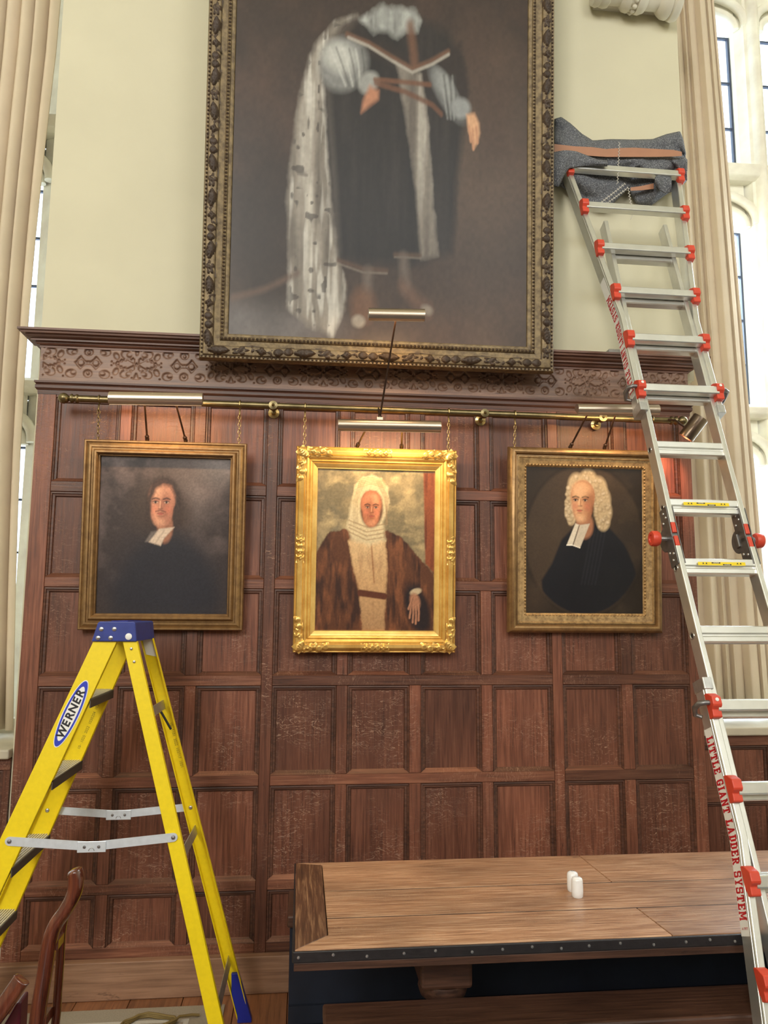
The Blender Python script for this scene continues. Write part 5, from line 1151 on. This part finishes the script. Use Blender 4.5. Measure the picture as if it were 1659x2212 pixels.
MB().box(0.45, 2.9, 2.90, 2.96, 0.131, 0.20).build('stretcher', M['bench'], tb, bevel=0.004)
# bench pushed under the near side
def bench(name, x0, x1, y0, y1, z, lab, m, legs, thick=0.045, front=False):
    b = empty(name, ((x0+x1)/2, (y0+y1)/2, 0), lab, 'bench')
    MB().box(x0, x1, y0, y1, z-thick, z).build('seat', m, b, bevel=0.008)
    for lx in legs: MB().box(lx-0.02, lx+0.02, y0+0.03, y1-0.02, 0.0, z-thick-0.0005).build('leg', m, b, bevel=0.003)
    MB().box(legs[0]+0.021, legs[-1]-0.021, (y0+y1)/2-0.012, (y0+y1)/2+0.012, z-thick-0.10, z-thick-0.001).build('apron', m, b)
    return b
bf = atz(697, 2167, 0.42); bf2 = atz(1600, 2131, 0.42)
bench('bench', bf.x, 3.1, bf.y-0.21, bf.y, 0.42, 'dark oak bench pushed under the front of the long table', M['bench'], (bf.x+0.25, 2.6))
b2 = bench('bench', -0.032, 3.4, 3.545, D-0.008, 0.435, 'oak wall bench behind the long table against the panelling', M['bench'], (0.06, 1.6, 3.2), 0.05)
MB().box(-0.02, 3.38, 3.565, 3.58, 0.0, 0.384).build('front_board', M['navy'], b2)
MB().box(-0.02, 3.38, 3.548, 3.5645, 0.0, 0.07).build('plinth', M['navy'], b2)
# skirting plank
tag(MB().box(-3.3, -0.02, 3.822, D-0.003, 0.001, 0.163).build('baseboard_back', M['plank'], loc=(-1.6, 3.84, 0), bevel=0.004), kind='structure')
# salt and pepper
for (px_, py_, lab, hole) in ((1241, 1928, 'white ceramic pepper pot at the back of the pair on the table', 3), (1251, 1941, 'white ceramic salt pot at the front of the pair on the table', 1)):
    c = atz(px_, py_, TZ); c = V((c.x, c.y+0.018, TZ))
    po = empty('salt_pot' if hole == 1 else 'pepper_pot', c, lab, 'condiment pot')
    MB().lathe([(0,0),(.019,0),(.0215,.003),(.0225,.02),(.0215,.062),(.019,.069),(.012,.073),(0,.0745)], c, (0,0,1), 28, 1.0).build('body', M['ceramic'], po, smooth=50)
    for k in range(hole):
        t = k*2.1; MB().lathe([(0,0),(.0014,0),(.0014,.0004),(0,.0004)], c+V((0.005*math.cos(t), 0.005*math.sin(t), 0.0742)), (0,0,1), 8).build('hole', M['blackp'], po)
# rug with a coil of cord
ga = atz(20, 2180, 0.006); gb_ = atz(492, 2163, 0.006)
rg = MB().box(-1.33, -0.30, 2.98, 3.735, 0.0005, 0.006).build('rug', M['carpet'], loc=(-1.0, 3.0, 0.0), bevel=0.002)
tag(rg, 'grey rug with pale inner border on the floorboards below the panelling', 'rug')
m = MB()
for x0, x1, y0, y1 in ((-1.25, -0.44, 3.600, 3.622), (-0.462, -0.44, 3.05, 3.600), (-1.25, -1.228, 3.05, 3.600)): m.box(x0, x1, y0, y1, 0.006, 0.0075)
m.build('border_band', M['carpet_l'], rg)
pts = []
cc = atz(322, 2214, 0.012)
for k in range(46):
    t = k*0.42; r_ = 0.085+0.012*math.sin(k*1.7); pts.append((cc.x+r_*math.cos(t)*1.2, cc.y+r_*math.sin(t)*0.75, 0.012+0.0004*k))
pts += [(cc.x+0.12, cc.y+0.02, 0.03), (cc.x+0.17, cc.y+0.05, 0.02), (cc.x+0.20, cc.y+0.06, 0.0125)]
tag(MB().tube(pts, 0.0055, 7).build('cord', M['cord'], loc=(cc.x, cc.y, 0.006), smooth=60), 'loose coil of tan cord lying on the grey rug', 'cord')

# ------------------------------------------------------------------ chairs in the left foreground
def spl(P, k_=6):
    out = []
    for i in range(len(P)-1):
        p0, p1, p2, p3 = P[max(i-1,0)], P[i], P[i+1], P[min(i+2, len(P)-1)]
        for k in range(k_):
            t = k/k_; out.append(0.5*((2*p1)+(p2-p0)*t+(2*p0-5*p1+4*p2-p3)*t*t+(3*p1-p0-3*p2+p3)*t*t*t))
    return out+[P[-1]]
def flat_section(S, a, b, ang):
    """sweep a rounded rectangular section (half sizes a, b) along S, turned by ang about the vertical"""
    rs = []; u = V((math.cos(ang), math.sin(ang), 0))
    pf = [(math.copysign(abs(math.cos(t))**0.6, math.cos(t))*a, math.copysign(abs(math.sin(t))**0.6, math.sin(t))*b) for t in [k*2*math.pi/16 for k in range(16)]]
    for i, p_ in enumerate(S):
        t = (S[min(i+1, len(S)-1)]-S[max(i-1, 0)]).normalized(); x_ = (u-t*u.dot(t)).normalized(); y_ = t.cross(x_)
        k = [0.45, 0.8, 0.95][i] if i < 3 else 1.0
        rs.append([p_+x_*(q*k)+y_*(w_*k) for q, w_ in pf])
    return MB().rings(rs)
CY = 2.36
PTS = [at(px_, py_, CY) for px_, py_ in ((159,1877),(164,1895),(160,1930),(142,1966),(120,1998),(107,2036),(97,2100),(87,2160),(79,2212))]
e0 = PTS[-1]; PTS += [V((e0.x-0.03, e0.y, 0.25)), V((e0.x-0.02, e0.y, 0.0))]
ch = empty('dining_chair', V((e0.x, CY, 0)), 'polished mahogany chair with curled back posts in the left foreground', 'chair')
S = spl(PTS)
flat_section(S, 0.0175, 0.021, R(-16)).build('back_post', M['chair'], ch, smooth=70)
of = V((0.0, 0.07, 0))
S2 = [p_+of for p_ in S if p_.z < at(140, 1968, CY).z]
S2 = [V((p_.x+0.004+0.03*min(1, max(0, (S2[0].z-p_.z)/0.3)), p_.y, p_.z)) for p_ in S2]
flat_section(S2, 0.010, 0.012, R(-16)).build('back_post', M['chair'], ch, smooth=70)
def near_z(z): return min(S, key=lambda p_: abs(p_.z-z))
for zz in (at(128, 2040, CY).z, 0.60): a_ = near_z(zz); MB().obox(a_+of*0.5+V((0.014, 0, 0)), ((1,0,0),(0,1,0),(0,0,1)), (0.009, 0.028, 0.014)).build('back_rail', M['chair'], ch, bevel=0.002)
a_ = near_z(0.44)
MB().box(a_.x-0.46, a_.x-0.02, a_.y-0.20, a_.y+0.10, 0.39, 0.44).build('seat', M['maroon'], ch, bevel=0.015, seg=3)
for yy in (-0.17, 0.07): MB().tube([(a_.x-0.42, a_.y+yy, 0.389), (a_.x-0.42, a_.y+yy, 0.0)], [0.02, 0.014], 10).build('front_leg', M['chair'], ch, smooth=60)
MB().tube([(a_.x-0.05, a_.y-0.17, 0.389), (a_.x-0.02, a_.y-0.17, 0.0)], [0.02, 0.014], 10).build('rear_leg', M['chair'], ch, smooth=60)
CY2 = 1.75
PT2 = [at(px_, py_, CY2) for px_, py_ in ((48,2114),(44,2120),(30,2140),(8,2172),(-20,2212),(-50,2270))]
e0 = PT2[-1]; PT2 += [V((e0.x-0.04, e0.y, 0.75)), V((e0.x-0.05, e0.y, 0.44)), V((e0.x-0.03, e0.y, 0.2)), V((e0.x, e0.y, 0.0))]
ch2 = empty('dining_chair', V((e0.x, CY2, 0)), 'mahogany chair with maroon leather back cut by the left edge of the photo', 'chair')
S = spl(PT2)
flat_section(S, 0.017, 0.012, R(-15)).build('back_post', M['chair'], ch2, smooth=60)
bk_ = [at(54, 2150, 1.80), at(44, 2154, 1.80), at(26, 2185, 1.80), at(8, 2216, 1.80), at(0, 2260, 1.80), at(48, 2260, 1.80), at(52, 2200, 1.80)]
MB().rings([[V((p_.x, y_, p_.z)) for p_ in bk_] for y_ in (1.775, 1.825)]).build('back_pad', M['maroon'], ch2, bevel=0.006)
pb_ = at(24, 2260, 1.80)
MB().box(pb_.x-0.05, pb_.x+0.02, 1.785, 1.815, 0.44, pb_.z+0.004).build('back_panel', M['chair'], ch2)
a_ = near_z(0.44)
MB().box(a_.x-0.42, a_.x+0.03, a_.y-0.34, a_.y+0.08, 0.39, 0.44).build('seat', M['maroon'], ch2, bevel=0.015, seg=3)
for xx in (-0.39, -0.02):
    for yy in (-0.31, 0.05):
        if xx > -0.1 and yy > 0: continue
        MB().tube([(a_.x+xx, a_.y+yy, 0.389), (a_.x+xx, a_.y+yy, 0.0)], [0.02, 0.014], 10).build('leg', M['chair'], ch2, smooth=60)
